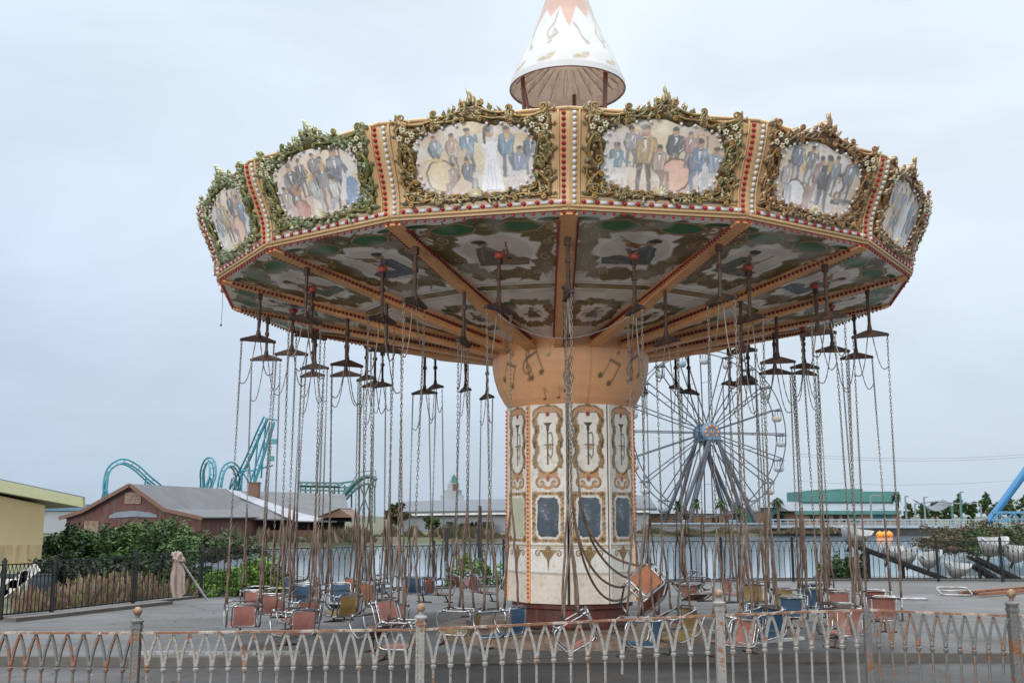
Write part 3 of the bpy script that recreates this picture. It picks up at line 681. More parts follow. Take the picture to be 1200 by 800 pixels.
# --- beams under the ceiling on every vertex, red bulb rows on both flanks
def beam_mesh():
    b=MB(); p0,p1=1.0,RIM-.06
    z=lambda r:CS(r)
    def sect(r,w,d): 
        zz=z(r); return [(-w/2,-r,zz+.01),(w/2,-r,zz+.01),(w/2,-r,zz-d),(-w/2,-r,zz-d)]
    vs=sect(p0,.13,.16)+sect(2.7,.13,.16)+sect(2.95,.13,.13)+sect(p1,.13,.035); fs=[]
    for j in range(3):
        for k in range(4): fs.append((j*4+k,j*4+(k+1)%4,(j+1)*4+(k+1)%4,(j+1)*4+k))
    fs+=[(3,2,1,0),(12,13,14,15)]; b.add(vs,fs)
    for sx in(-1,1):
        b.bar((sx*.078,-p0,z(p0)-.15),(sx*.078,-p1,z(p1)-.03),.03,.025)
    me=b.mesh('ceiling_beam',M['orange']); recalc(me); return me
def beambulb_mesh(sx,m,name):
    b=MB()
    for k in range(62):
        r=1.3+k*(RIM-.2-1.3)/61; b.ball((sx*.095,-r,CS(r)-.075+.045*max(0,(r-3)/2)),.023,6,4)
    return b.mesh(name,m,True)
mb=beam_mesh(); M['darkred']=mat('dark_red_bulb',(.17,.012,.014),.35,var=.3,scale=4); mbr=beambulb_mesh(1,M['darkred'],'red_bulbs'); mbw=beambulb_mesh(-1,M['darkred'],'red_bulbs')  # beam bulbs take a darker red than the fascia and rim bulbs
for k in range(-8,8):
    a=k*SEG+ROT
    o=link('ceiling_beam',mb,ride); o.location=(OX,0,0); o.rotation_euler=(0,0,a)
    link('red_bulbs',mbr,o); link('red_bulbs',mbw,o)
# rim edge ring with small bulbs on the inside lip
b=MB(); pts=[((RIM-.03)*math.sin(i*SEG+ROT),-(RIM-.03)*math.cos(i*SEG+ROT),ZR-.005) for i in range(16)]
for i in range(16): b.bar(pts[i],pts[(i+1)%16],.05,.03)
o=b.build('rim_rail',M['tan'],ride); o.location=(OX,0,0)
b=MB()
for i in range(16):
    for k in range(18):
        p=Vector(pts[i]).lerp(Vector(pts[(i+1)%16]),(k+.5)/18); b.ball(p+Vector((p.x,p.y,0)).normalized()*.0+Vector((0,0,-.035)),.018,6,4)
o=b.build('rim_bulbs',M['redbulb'],ride,True); o.location=(OX,0,0)
# roof over the canopy
b=MB(); b.lathe([(RIM+.1,ZR+.62),(3.0,ZR+.85),(1.0,ZR+1.1),(.3,ZR+1.3)],16,a0=ROT,a1=ROT+2*PI)
o=b.build('canopy_roof',M['white'],ride); o.location=(OX,0,0)
# bowl under the ceiling with painted notes
bp=[(.90,3.165),(.975,3.26),(1.06,3.42),(1.12,3.60),(1.148,3.76),(1.15,3.92),(1.12,4.09)]
def bowl_pt(t):
    t=min(max(t,0),.9999)*(len(bp)-1); i=int(t); f=t-i; return [bp[i][k]*(1-f)+bp[i+1][k]*f for k in(0,1)]
c=Canvas(2*PI*1.1,.85,420,52,(.72,.38,.19),-PI*1.1,0)
for j in range(-2,3):
    x0=j*2*PI*1.1/4.5
    note2(c,x0-.62,.36,.27,INK,.35); clef(c,x0-.08,.22,.40,INK); note2(c,x0+.36,.38,.27,INK,-.5); clef(c,x0+.86,.34,.38,INK); note1(c,x0-.35,.62,.2,(.34,.2,.08)); note1(c,x0+.62,.66,.2,(.34,.2,.08)); note1(c,x0-.25,.12,.18,INK); note1(c,x0+1.05,.10,.18,INK)
    c.line([(x0+.22,0),(x0+.22,.85)],.012,(.42,.2,.09))
def bowlf(x,y):
    r,z=bowl_pt(y/.85); a=x/1.1; return (r*math.sin(a),-r*math.cos(a),z)
link('hub_bowl',c.mesh('hub_bowl',M['bowl'],bowlf),ride)
# --- tower: ten painted panels round a red core
TR=.95; T0,T1=.47,3.165; TW=.535; TPH=T1-T0
def tower_panel():
    c=Canvas(TW,TPH,62,300,(.74,.72,.66),-TW/2,0)
    G1=(.20,.115,.035); G2=(.30,.18,.06); G3=(.085,.045,.015); PK2=(.50,.27,.13); RD=(.30,.03,.02)
    Y=lambda py:(706-py)*TPH/234
    c.rect(-TW/2,0,TW/2,Y(672),(.70,.60,.50),.75); c.line([(-TW/2,Y(671)),(TW/2,Y(672))],.03,(.32,.27,.24),.75); c.line([(-TW/2,Y(639.5)),(TW/2,Y(639.5))],.022,(.36,.25,.13)); c.line([(-TW/2,Y(642)),(TW/2,Y(642))],.01,(.2,.12,.06))
    for sx in(-1,1):
        # trumpet cartouche: side leaves
        for k in range(13):
            t=k/12; y=Y(486)*(1-t)+Y(545)*t; x=sx*(.175+.02*math.sin(k*1.3)); c.ell(x,y,.030,.055,[G1,G3,G2][k%3],1,sx*.5); c.ell(x-sx*.018,y+.01,.018,.03,G2)
            c.line([(x+sx*.02,y+.04),(x+sx*.035,y)],.012,(.12,.07,.03))
        c.line([(sx*.15,Y(547)),(sx*.09,Y(552)),(sx*.05,Y(556))],.035,G1)
        c.line([(0,Y(477)),(sx*.10,Y(477)),(sx*.19,Y(481)),(sx*.21,Y(487))],[.10,.09,.07,.03],PK2); c.line([(0,Y(474.5)),(sx*.10,Y(474.5)),(sx*.2,Y(479)),(sx*.225,Y(486))],.014,G3); c.line([(sx*.03,Y(482)),(sx*.13,Y(482)),(sx*.17,Y(487))],.014,G3)
        c.line(spiral(sx*.10,Y(566),.075,1.0,1.5,-sx,16),.04,PK2); c.line(spiral(sx*.10,Y(566),.095,1.15,1.5,-sx,18),.013,G3); c.line([(0,Y(557)),(sx*.10,Y(556))],.10,PK2); c.line([(sx*.14,Y(551)),(sx*.03,Y(555))],.02,G3); c.line([(sx*.02,Y(572)),(sx*.06,Y(570))],.05,PK2)
        # mirror frame
        for k in range(10):
            y=Y(580)*(1-k/9)+Y(632)*k/9; c.ell(sx*.205,y,.028,.035,[G1,G2,PK2][k%3]); c.ell(sx*.225,y+.02,.012,.02,G3)
        for k in range(5):
            for y in(Y(578.5),Y(633.5)): c.ell(sx*(.03+k*.042),y,.03,.024,[G1,G2,PK2][k%3])
        for y in(Y(580),Y(632)): c.ell(sx*.19,y,.05,.05,G2); c.ell(sx*.19,y,.02,.02,G3)
        # lower shell scrolls
        c.line(spiral(sx*.15,Y(648.5),.045,1,1.6,-sx,14),.02,G1); c.line([(sx*.03,Y(645)),(sx*.12,Y(645.5))],.03,G1); c.line([(0,Y(655)),(sx*.08,Y(647))],.035,G1)
    c.poly([(-.09,Y(645)),(.09,Y(645)),(.06,Y(652)),(0,Y(657)),(-.06,Y(652))],G2); 
    for k in range(-2,3): c.line([(k*.034,Y(646)),(k*.008,Y(656))],.008,G3)
    c.line([(0,Y(656)),(0,Y(668))],[.04,.008],G1); c.ell(0,Y(642.5),.04,.03,G1); c.ell(0,Y(472.8),.04,.03,G1)
    c.ell(0,Y(484),.032,.035,RD); c.ell(0,Y(561),.03,.04,RD)
    # trumpet
    br=(.07,.042,.018)
    c.poly([(-.075,Y(494)),(.075,Y(494)),(.02,Y(499)),(.016,Y(506)),(-.016,Y(506)),(-.02,Y(499))],br); c.line([(0,Y(500)),(0,Y(541))],.024,br); c.ell(0,Y(543),.016,.02,br)
    c.line([(.0,Y(508)),(.05,Y(506)),(.07,Y(511)),(.068,Y(532)),(.045,Y(537)),(.012,Y(532))],.016,br)
    for k in range(3): c.line([(-.03+.025*k+.02,Y(520)),(-.03+.025*k+.02,Y(526))],.018,(.26,.17,.07)); c.line([(-.05,Y(521)),(.09,Y(521))],.012,br)
    c.wash((.52,.45,.36),.25,6,3,.5,.8); c.wash((.40,.30,.2),.35,14,5,.66,.9); c.speck(.05,4)
    return c
tp=tower_panel(); tpm=tp.mesh('tower_panel',M['canvas'],lambda x,y:(x,0,y))
# panel backing so that it is a real board
bk=MB(); bk.box((0,.022,TPH/2),(TW,.035,TPH)); bkm=bk.mesh('panel_backing',M['white'])
mr=MB(); Yp=lambda py:(706-py)*TPH/234; yy0,yy1=Yp(629),Yp(583)
ring=[(.155*math.copysign(abs(math.cos(a))**.35,math.cos(a))+.008*math.sin(9*a),(yy0+yy1)/2+(yy1-yy0)/2*math.copysign(abs(math.sin(a))**.35,math.sin(a))+.008*math.sin(11*a)) for a in np.linspace(0,2*PI,48,endpoint=False)]
mr.prism(ring,-.012,-.003); mrm=mr.mesh('mirror',M['mirror']); recalc(mrm)
board=MB(); board.prism(ring,-.012,-.003); bdm=board.mesh('mirror',mat('blanked_mirror',(.50,.50,.36),.6,var=.1)); recalc(bdm)
TA=R_(-24.0)
for k in range(10):
    a=TA+k*R_(36); d=Matrix.Rotation(a,4,'Z')
    o=link('tower_panel',tpm,ride); o.location=d@Vector((0,-TR*math.cos(R_(18)),T0)); o.rotation_euler=(0,0,a)
    if k in(9,): o['label']='tower panel whose mirror is blanked with pale green board'
    link('panel_backing',bkm,o); link('mirror',bdm if k in(9,) else mrm,o)
b=MB(); b.lathe([(.80,.05),(.80,3.2)],10,a0=TA+R_(18),a1=TA+R_(18)+2*PI); b.build('tower_core',M['redpaint'],ride)
b=MB(); b.lathe([(.92,.0),(.92,.14),(.80,.16),(.80,.38),(.86,.40),(.86,.455),(.7,.455)],24)
b.build('tower_base',M['basered'],ride)
b=MB()
sb=MB()
for k in range(10):
    a=TA+R_(18)+k*R_(36); x,y=.93*math.sin(a),-.93*math.cos(a); q=Matrix.Rotation(a,3,'Z')
    kind=k%5
    if k in(2,3,5,6,8,9):
        b.box((x*1.0,y*1.0,1.82),(.062,.05,2.68),q)
        for j in range(46): sb.ball((x*1.035,y*1.035,.55+j*.057),.016,6,4)
b.build('tower_corner_strip',M['orange'],ride); sb.build('strip_bulbs',M['pinkbulb'],ride,True)
# spire above the canopy
SPZ=.13
sp=[(.90,8.00),(.885,8.10),(.80,8.32),(.69,8.56),(.565,8.84),(.44,9.15),(.33,9.5),(.235,9.9),(.165,10.35),(.10,10.9),(.045,11.4),(.0,11.7)]
def sp_pt(t):
    t=min(max(t,0),.9999)*(len(sp)-1); i=int(t); f=t-i; return [sp[i][k]*(1-f)+sp[i+1][k]*f for k in(0,1)]
sp=[(r_,z_+SPZ) for r_,z_ in sp]
c=Canvas(2*PI,1.0,300,160,(.43,.43,.425),-PI,0)
zz=[]; r=random.Random(3)
PKC=(.40,.25,.19)
for i in range(11):
    a0=-PI+2*PI*i/11; c.poly([(a0,1.0),(a0,.47),(a0+PI/11,.41-.07*(i%2)),(a0+2*PI/11,.47),(a0+2*PI/11,1.0)],PKC)
for i in range(10):
    a=-PI+2*PI*(i+.35)/10; 
    s2=lambda pts:[(a+p[0],p[1]) for p in pts]
    c.line(s2([(-.22+.05,.115),(.05,.12),(.12,.15),(.0,.14)]),.022,(.28,.21,.11),.9); c.ell(a-.08,.125,.05,.012,(.28,.21,.10))
    if i%2==0:
        c.line(s2([(-.05,.24),(.02,.25),(.02,.40),(.09,.44),(.03,.38),(-.14,.32),(-.05,.27),(.14,.30),(.04,.33)]),.018,(.20,.155,.09),.95)
    else: c.line(s2([(-.1,.36),(.0,.33),(.06,.27),(.16,.24)]),.022,(.20,.155,.09),.95); c.ell(a+.15,.235,.05,.013,(.24,.19,.12))
c.wash((.42,.40,.38),.4,9,8,.55,.8)
link('spire_cone',c.mesh('spire_cone',M['conepaint'],lambda x,y:(sp_pt(y)[0]*math.sin(x),-sp_pt(y)[0]*math.cos(x),sp_pt(y)[1])),ride)
b=MB(); b.lathe([(.882,8.02),(.80,8.16),(.62,8.34),(.30,8.48),(.0,8.50)],22)
for i in range(22):
    a=2*PI*i/22; b.bar((.80*math.sin(a),-.80*math.cos(a),8.15),(.32*math.sin(a),-.32*math.cos(a),8.465),.02)
o=b.build('spire_lining',M['plank'],ride); o.location=(0,0,SPZ)
b=MB(); b.tube([(.885*math.sin(a),-.885*math.cos(a),8.0) for a in np.linspace(0,2*PI,30,endpoint=False)],.013,6,True)
o=b.build('spire_hem',M['basered'],ride); o.location=(0,0,SPZ)
b=MB()
for i in range(3):
    a=2*PI*i/3-1.25; x,y=math.sin(a),-math.cos(a)
    b.bar((.62*x,.62*y,5.8),(.74*x,.74*y,8.36),.05); b.bar((.62*math.sin(a+.35),-.62*math.cos(a+.35),6.9),(.72*x,.72*y,8.15),.03)
b.build('spire_support',M['basered'],ride)
b=MB(); b.lathe([(.22,5.6),(.22,6.1)],14); b.build('mast',M['iron'],ride)

for o_ in list(bpy.data.objects):   # BULBKIND: rows of lamps far past a hundred
    if o_.name.split('.')[0] in('red_bulbs','white_bulbs','rim_bulbs','strip_bulbs','frame_bulbs'): o_['kind']='stuff'
# ------------------------------------------------------------------ the hanging swings
def chain_mesh(L):
    b=MB(); p=.046; n=int(L/p)
    lk=MB(); pts=[]
    for i in range(8):
        a=2*PI*i/8; pts.append((.0105*math.cos(a),0,.020*math.sin(a)+.009*(1 if math.sin(a)>.1 else -1 if math.sin(a)<-.1 else 0)))
    lk.tube(pts,.0048,4,True); V=np.array([tuple(v) for v in lk.v])
    for i in range(n):
        a=(PI/2 if i%2 else 0)+.35+i*.03; c,s=math.cos(a),math.sin(a)
        W=V.copy(); W[:,0]=V[:,0]*c-V[:,1]*s; W[:,1]=V[:,0]*s+V[:,1]*c; W[:,2]-=(i+.5)*p
        b.add([tuple(x) for x in W],lk.f)
    return b.mesh('chain',M['chain'],True),n*p
def sleeve_mesh(L,seed):
    r=random.Random(seed); b=MB(); n=9; x=y=0
    pts=[];rr=[]
    for i in range(n+1):
        t=i/n; w=math.sin(PI*t); pts.append((w*r.uniform(-.012,.012),w*r.uniform(-.012,.012),-L*t)); rr.append(.0125*r.uniform(.92,1.1))
    b.tube(pts,rr,7); return b.mesh('chain_sleeve',M['sleeve'],True)
def rounded(pts,rad=.05,n=4):
    out=[];m=len(pts)
    for i in range(m):
        p=Vector(pts[i]);a=(Vector(pts[i-1])-p);c=(Vector(pts[(i+1)%m])-p); ra=min(rad,a.length*.45,c.length*.45)
        A=p+a.normalized()*ra;B=p+c.normalized()*ra
        for k in range(n+1):
            t=k/n; out.append(A*(1-t)**2+p*2*t*(1-t)+B*t*t)
    return out
def seat_frame_mesh():
    b=MB(); tr=.0125
    for sy in(-1,1):
        y=sy*.23
        b.tube(rounded([(-.20,y,.0),(.22,y,.0),(.26,y,-.10),(.20,y,-.29),(-.15,y,-.29)],.07),tr,8,True)
        b.box((-.16,y,.005),(.05,.03,.03)); b.box((.16,y,.005),(.05,.03,.03))
    for x,z in ((-.15,-.29),(.20,-.29),(-.20,.0)): b.tube([(x,-.23,z),(x,.23,z)],tr*.95,8)
    b.tube(rounded([(-.215,-.165,.03),(-.215,.165,.03),(-.165,.165,-.29),(-.165,-.165,-.29)],.05),.0115,8,True)
    b.tube([(.17,-.23,.012),(.205,-.12,.022),(.205,.12,.022),(.17,.23,.012)],.012,8)   # lap bar
    return b.mesh('seat_frame',M['chrome'],True)
def backrest_mesh(col):
    b=MB(); n=6
    for j in range(n+1):
        t=j/n
        for y in(-.142,.142):
            x=-.212+.045*t-.012*math.sin(PI*t); z=-.005-.255*t
            b.v+=[(x,y,z),(x-.012,y,z)]
    for j in range(n):
        k=j*4; b.f+=[(k,k+2,k+6,k+4),(k+1,k+5,k+7,k+3),(k,k+4,k+5,k+1),(k+2,k+3,k+7,k+6)]
    b.f+=[(0,1,3,2),(n*4,n*4+2,n*4+3,n*4+1)]
    me=b.mesh('backrest',SEATM[col]); recalc(me); return me
def pan_mesh(col):
    b=MB(); b.slab([(-.15,-.19,-.285),(.19,-.19,-.275),(.19,.19,-.275),(-.15,.19,-.285)],.014); return b.mesh('seat_pan',SEATM[col])
def foot_mesh():
    b=MB(); b.tube([(.17,0,-.29),(.20,0,-.36),(.25,0,-.43)],.014,8); b.tube([(.25,-.15,-.43),(.25,.15,-.43)],.013,8); b.tube([(-.05,0,-.30),(.17,0,-.31)],.012,6)
    return b.mesh('footrest',M['iron'],True)
def rod_mesh(L):
    b=MB(); b.tube([(0,0,-.01),(0,0,L)],.021,8); b.tube([(0,0,.0),(0,0,.10)],[.04,.026],8); b.box((0,0,L-.06),(.07,.05,.12)); b.box((0,0,L*.55),(.055,.05,.05))
    return b.mesh('hanger_rod',M['rustiron'])
def spreader_mesh():
    b=MB(); pr=[(-.235,-.055),(.235,-.055),(.235,-.025),(.05,.035),(-.05,.035),(-.235,-.025)]
    b.prism(pr,-.022,.022); b.v=[(v[1],v[0],v[2]) for v in b.v]
    for sy in(-1,1): b.tube([(-.035,sy*.215,-.05),(.035,sy*.215,-.05)],.012,6)
    me=b.mesh('spreader_bar',M['rustiron']); recalc(me); return me
def cap_mesh(L):
    b=MB(); b.lathe([(.0,L+.02),(.045,L+.01),(.06,L-.03),(.035,L-.06),(.02,L-.06)],10)
    for k in range(4): b.ball((.05*math.cos(k*1.57),.05*math.sin(k*1.57),L-.005),.02,6,4)
    return b.mesh('red_cap',M['redcap'],True)
M['redcap']=mat('red_cap_lamp',(.42,.075,.05),.35,var=.2)
def safety_mesh(seed):
    r=random.Random(seed); b=MB()
    for sy in(-1,1):
        drop=r.uniform(.35,.6); sag=r.uniform(.18,.34); x=r.uniform(-.03,.03)
        pts=[(x*t,sy*(.03+.19*t),-.04-drop*t-sag*math.sin(PI*min(1,t*1.0))*(1-.35*t)) for t in np.linspace(0,1,15)]
        b.tube(pts,[.0085 if i%2 else .0055 for i in range(15)],5)
    b.tube([(.02,.0,-.05),(.03,.02,.25)],.005,4)
    return b.mesh('safety_chain',M['chain'],True)
RINGS=[('outer',4.37,3.97,0.0),('middle',3.88,3.93,.5),('inner',3.17,3.72,0.0)]
SEATZ=.60
me_sf=seat_frame_mesh(); me_foot=foot_mesh(); me_sp=spreader_mesh()
me_bk={c:backrest_mesh(c) for c in SEATM}; me_pan={c:pan_mesh(c) for c in SEATM}
SLL=[.82,.95,1.05,1.15]; me_sl=[sleeve_mesh(SLL[k],k) for k in range(4)]
me_sc=[safety_mesh(k) for k in range(4)]
COLS=[(290,717,'pink'),(308,705,'pink'),(342,727,'pink'),(355,705,'blue'),(382,700,'blue'),(427,710,'yellow'),(427,692,'orange'),(470,735,'pink'),(485,705,'blue'),(468,690,'yellow'),(525,690,'brown'),(545,722,'yellow'),(577,725,'blue'),(563,690,'brown'),(660,735,'pink'),(740,697,'orange'),(722,727,'blue'),(775,722,'yellow'),(825,680,'brown'),(850,728,'pink'),(880,715,'blue'),(885,690,'yellow'),(905,680,'brown'),(910,695,'yellow'),(965,690,'blue'),(955,705,'blue'),(975,712,'pink'),(1000,700,'blue'),(1030,690,'brown'),(1030,705,'brown')]
protos={}
chains={}
def make_swing(i,ring,r,zsp,a,rg):
    L=CS(r)-zsp-.02
    t=thing('chain_swing','','swing',(0,0,0))
    key=round(L,3)
    if ring not in protos:
        protos[ring]=(rod_mesh(L),cap_mesh(L) if ring=='middle' else None,{})
    rm,cm,cd=protos[ring]
    x,y=CX+r*math.sin(a),CY-r*math.cos(a)
    t.location=(x,y,zsp); yaw=rg.gauss(0,.10)
    if rg.random()<.12: yaw+=rg.choice((-1,1))*rg.uniform(.4,.9)
    t.rotation_euler=(rg.gauss(0,.007),rg.gauss(0,.007),a+yaw)
    link('hanger_rod',rm,t)
    if cm: link('red_cap',cm,t)
    link('spreader_bar',me_sp,t); link('safety_chain',rg.choice(me_sc),t)
    dz=SEATZ-zsp+rg.gauss(0,.03)
    pit=rg.gauss(0,.07); yw=rg.gauss(0,.08)
    big=rg.random()
    if big<.15: pit+=rg.choice((-1,1))*rg.uniform(.25,.6); yw+=rg.uniform(-.4,.4)
    tang=ring=='inner' and abs(a-ROT)<.01
    Ms=Matrix.Translation((rg.gauss(0,.03),rg.gauss(0,.03),dz))@Matrix.Rotation(PI+yw,4,'Z')@Matrix.Rotation(pit,4,'Y')@Matrix.Scale(.90,4)
    if tang: t.rotation_euler=(0,0,a); Ms=Matrix.Translation((.82,.55,.86-zsp))@Matrix.Rotation(-.62,4,'Y')@Matrix.Rotation(PI/2+.5,4,'Z')@Matrix.Rotation(.5,4,'Y')
    fr=link('seat_frame',me_sf,t); fr.matrix_local=Ms
    px,py=toPix((x,y,.4))
    col=min(COLS,key=lambda c:(c[0]-px)**2+2.5*(c[1]-py)**2)[2]
    if rg.random()<.06: col=rg.choice(('pink','blue','yellow'))
    if tang: col='orange'
    link('backrest',me_bk[col],fr); link('seat_pan',me_pan[col],fr); link('footrest',me_foot,fr)
    if tang:   # this seat was dragged up against the tower: its sleeves hang down in a bow and run over to it
        for sy in(-1,1):
            A=Vector((0,sy*.215,-.055)); J=Vector((.10+.05*sy,sy*.12,1.95-zsp)); q=(A-J).to_track_quat('Z','Y')
            c=link('chain',chain_mesh((A-J).length+.03)[0],t); c.rotation_mode='QUATERNION'; c.rotation_quaternion=q; c.location=A
            for sx in(-1,1):
                B=Ms@Vector((-sx*.12,-sy*.23,.01)); K1=J+Vector((.04,.05,-.75)); K2=B+Vector((-.30,-.02,-.06+.05*sx)); b=MB()
                b.tube([J*(1-u)**3+K1*3*u*(1-u)**2+K2*3*u*u*(1-u)+B*u**3 for u in np.linspace(0,1,18)],.014,7); b.build('chain_sleeve',M['sleeve'],t,True)
        return t,col,ring,a
    for sy in(-1,1):
        k=rg.randrange(4)
        J=Ms@Vector((0,-sy*.23,.01)); A=Vector((0,sy*.215,-.055)); d0=(A-J).normalized(); J=J+d0*SLL[k]   # where the two sleeved legs join the chain
        q=(A-J).to_track_quat('Z','Y'); ck=round((A-J).length+.02,1)
        if ck not in chains: chains[ck]=chain_mesh(ck+.06)[0]
        c=link('chain',chains[ck],t); c.rotation_mode='QUATERNION'; c.rotation_quaternion=q; c.location=A
        for sx in(-1,1):
            B=Ms@Vector((-sx*.10,-sy*.23,.01)); d=B-J; L2=d.length
            s=link('chain_sleeve',me_sl[k],t); s.rotation_mode='QUATERNION'; s.rotation_quaternion=(-d).to_track_quat('Z','Y'); s.location=J; s.scale=(1,1,L2/SLL[k])
    return t,col,ring,a
sw=[]
rg=random.Random(21)
for ring,r,z,ofs in RINGS:
    for k in range(NS):
        a=(k+ofs)*SEG+ROT
        if a>PI: a-=2*PI
        sw.append(make_swing(len(sw),ring,r,z+rg.gauss(0,.012),a,rg))
ORD=['first','second','third','fourth','fifth','sixth','seventh','eighth','ninth','tenth']
groups={}
for t,col,ring,a in sw:
    half='near' if math.cos(a)>0.02 else 'far'
    groups.setdefault((col,ring,half),[]).append((toPix(t.location)[0],t))
CN={'pink':'pink','blue':'blue','yellow':'mustard yellow','brown':'red-brown','orange':'orange'}
RN={'outer':'outer ring','middle':'red-capped middle ring','inner':'inner ring around tower'}
for (col,ring,half),L in groups.items():
    L.sort(key=lambda q:q[0]); n=len(L)
    for i,(px,t) in enumerate(L):
        pos='the only such' if n==1 else ('leftmost such' if i==0 else 'rightmost such' if i==n-1 else ORD[i]+' such from left')
        t['label']=f"{CN[col]} seat swing on {half} side of {RN[ring]}, {pos}"
        t['group']='chain swings hanging from the swing ride'
# loose wire looping in front of the tower and a cord hanging off the rim
b=MB(); A=P(583,368,11.6);B=P(745,366,11.6)
b.tube([A.lerp(B,t)+Vector((0,0,-.26*4*t*(1-t)*(1+.25*(1-t)))) for t in np.linspace(0,1,20)],.005,5)
tag(b.build('loose_cable',mat('pale_cable',(.28,.27,.26),.5)),'thin slack cable looped between two hanger rods in front of the tower','cable')
b=MB(); A=P(261,338,15.3); b.tube([A,A+Vector((.01,0,-.25)),A+Vector((0,0,-.56))],.004,4); b.ball(A+Vector((0,0,-.57)),.018,6,4)
tag(b.build('hanging_cord',M['iron']),'thin dark cord dangling from the left edge of the canopy','cord')
# ------------------------------------------------------------------ debris under the ride
def plank(px,py,L,w,h,rz,name,label,cat,m,tilt=0,z=0.0,group=None):
    g=G(px,py,z); q=Matrix.Rotation(rz,3,'Z')@Matrix.Rotation(tilt,3,'Y'); b=MB()
    b.box((0,0,h/2+abs(math.sin(tilt))*L/2),(L,w,h),q)
    for i in range(3): b.box((L*(.3*i-.3),0,h+.004+abs(math.sin(tilt))*L/2),(.02,w*.92,.008),q)
    o=b.build(name,m); o.location=g; return tag(o,label,cat,group)
b=MB(); b.lathe([(0,.13),(1.75,.13),(1.9,.10),(1.95,.0)],28); 
for i in range(28):
    a=2*PI*i/28; b.bar((1.0*math.sin(a),-1.0*math.cos(a),.135),(1.85*math.sin(a),-1.85*math.cos(a),.115),.03,.02)
o=b.build('ride_platform',M['wood']); o.location=(TX,CY,0); tag(o,'low round worn wooden platform at the foot of the tower','platform')
M['board_grey']=mat('grey_board',(.30,.30,.30),.7,var=.3,scale=6,alt=(.12,.10,.08),alt_amt=.8,alt_scale=5)
M['teal_scrap']=mat('teal_scrap',(.22,.42,.40),.5,var=.2,alt=(.3,.28,.25),alt_amt=.6)
for (px,py,L,w,rz,m,lab) in ((700,752,1.5,.10,.12,'whitewood','long pale plank lying in front of the tower base'),(815,742,.7,.22,.5,'teal_scrap','teal scrap panel lying below the tower to the right'),(640,746,.8,.12,-.2,'teal_scrap','teal scrap strip lying below the tower to the left'),(905,752,1.15,.07,.55,'whitewood','pale broken rail lying on the walkway near the right fence'),(880,736,.5,.12,-.3,'wood','short brown board beside the pale broken rail'),(600,742,1.6,.10,.05,'wood','long brown board lying left of the tower base'),(760,748,1.3,.08,-.08,'wood','narrow brown board lying right of the tower base'),(395,728,.25,.1,.2,'wood','small rusty scrap lying on the concrete left of the tower'),(205,766,.85,.09,.03,'board_grey','pale strip lying along the pad edge, left piece'),(262,767,.8,.10,-.03,'board_grey','pale strip lying along the pad edge, middle piece'),(318,766,.7,.08,.05,'board_grey','pale strip lying along the pad edge, right piece')):
    plank(px,py,L,w,.035,rz,'scrap_board',lab,'debris',M[m],0,0 if py<750 else .0)
rr=random.Random(5)
b=MB()
for i in range(7):
    a=rr.uniform(-1.2,1.2); p=Vector((TX+1.5*math.sin(a),CY-1.5*math.cos(a),.15)); pts=[p]
    for k in range(8): p=p+Vector((rr.uniform(-.16,.16),rr.uniform(-.12,.12),rr.uniform(-.02,.05))); p.z=max(.15,p.z); pts.append(p.copy())
    b.tube(pts,.01,5)
tag(b.build('cable_tangle',M['iron']),'tangle of dark cables on the platform in front of the tower','cables')
b=MB(); r=random.Random(12)   # fallen leaves and scraps nobody could count
for i in range(420):
    x=r.uniform(-7,9); y=r.uniform(7.6,22); z=.004 if y>13.2 else -.096
    if 12.4<y<13.3 or (x-TX)**2+(y-CY)**2<4.2: continue
    a=r.uniform(0,6.28); s_=r.uniform(.012,.04); c=r.choice([(.10,.06,.03),(.16,.11,.06),(.05,.04,.03),(.25,.23,.2)]); u=Vector((math.cos(a),math.sin(a),.0))*s_; w_=Vector((-math.sin(a),math.cos(a),.2))*s_*.5
    p=Vector((x,y,z+.004)); b.add([p-u,p-w_+Vector((0,0,.012)),p+u,p+w_],[(0,1,2,3)],c)
tag(b.build('litter',M['leaf']),'small fallen leaves and scraps scattered over the paving','litter',kind='stuff')
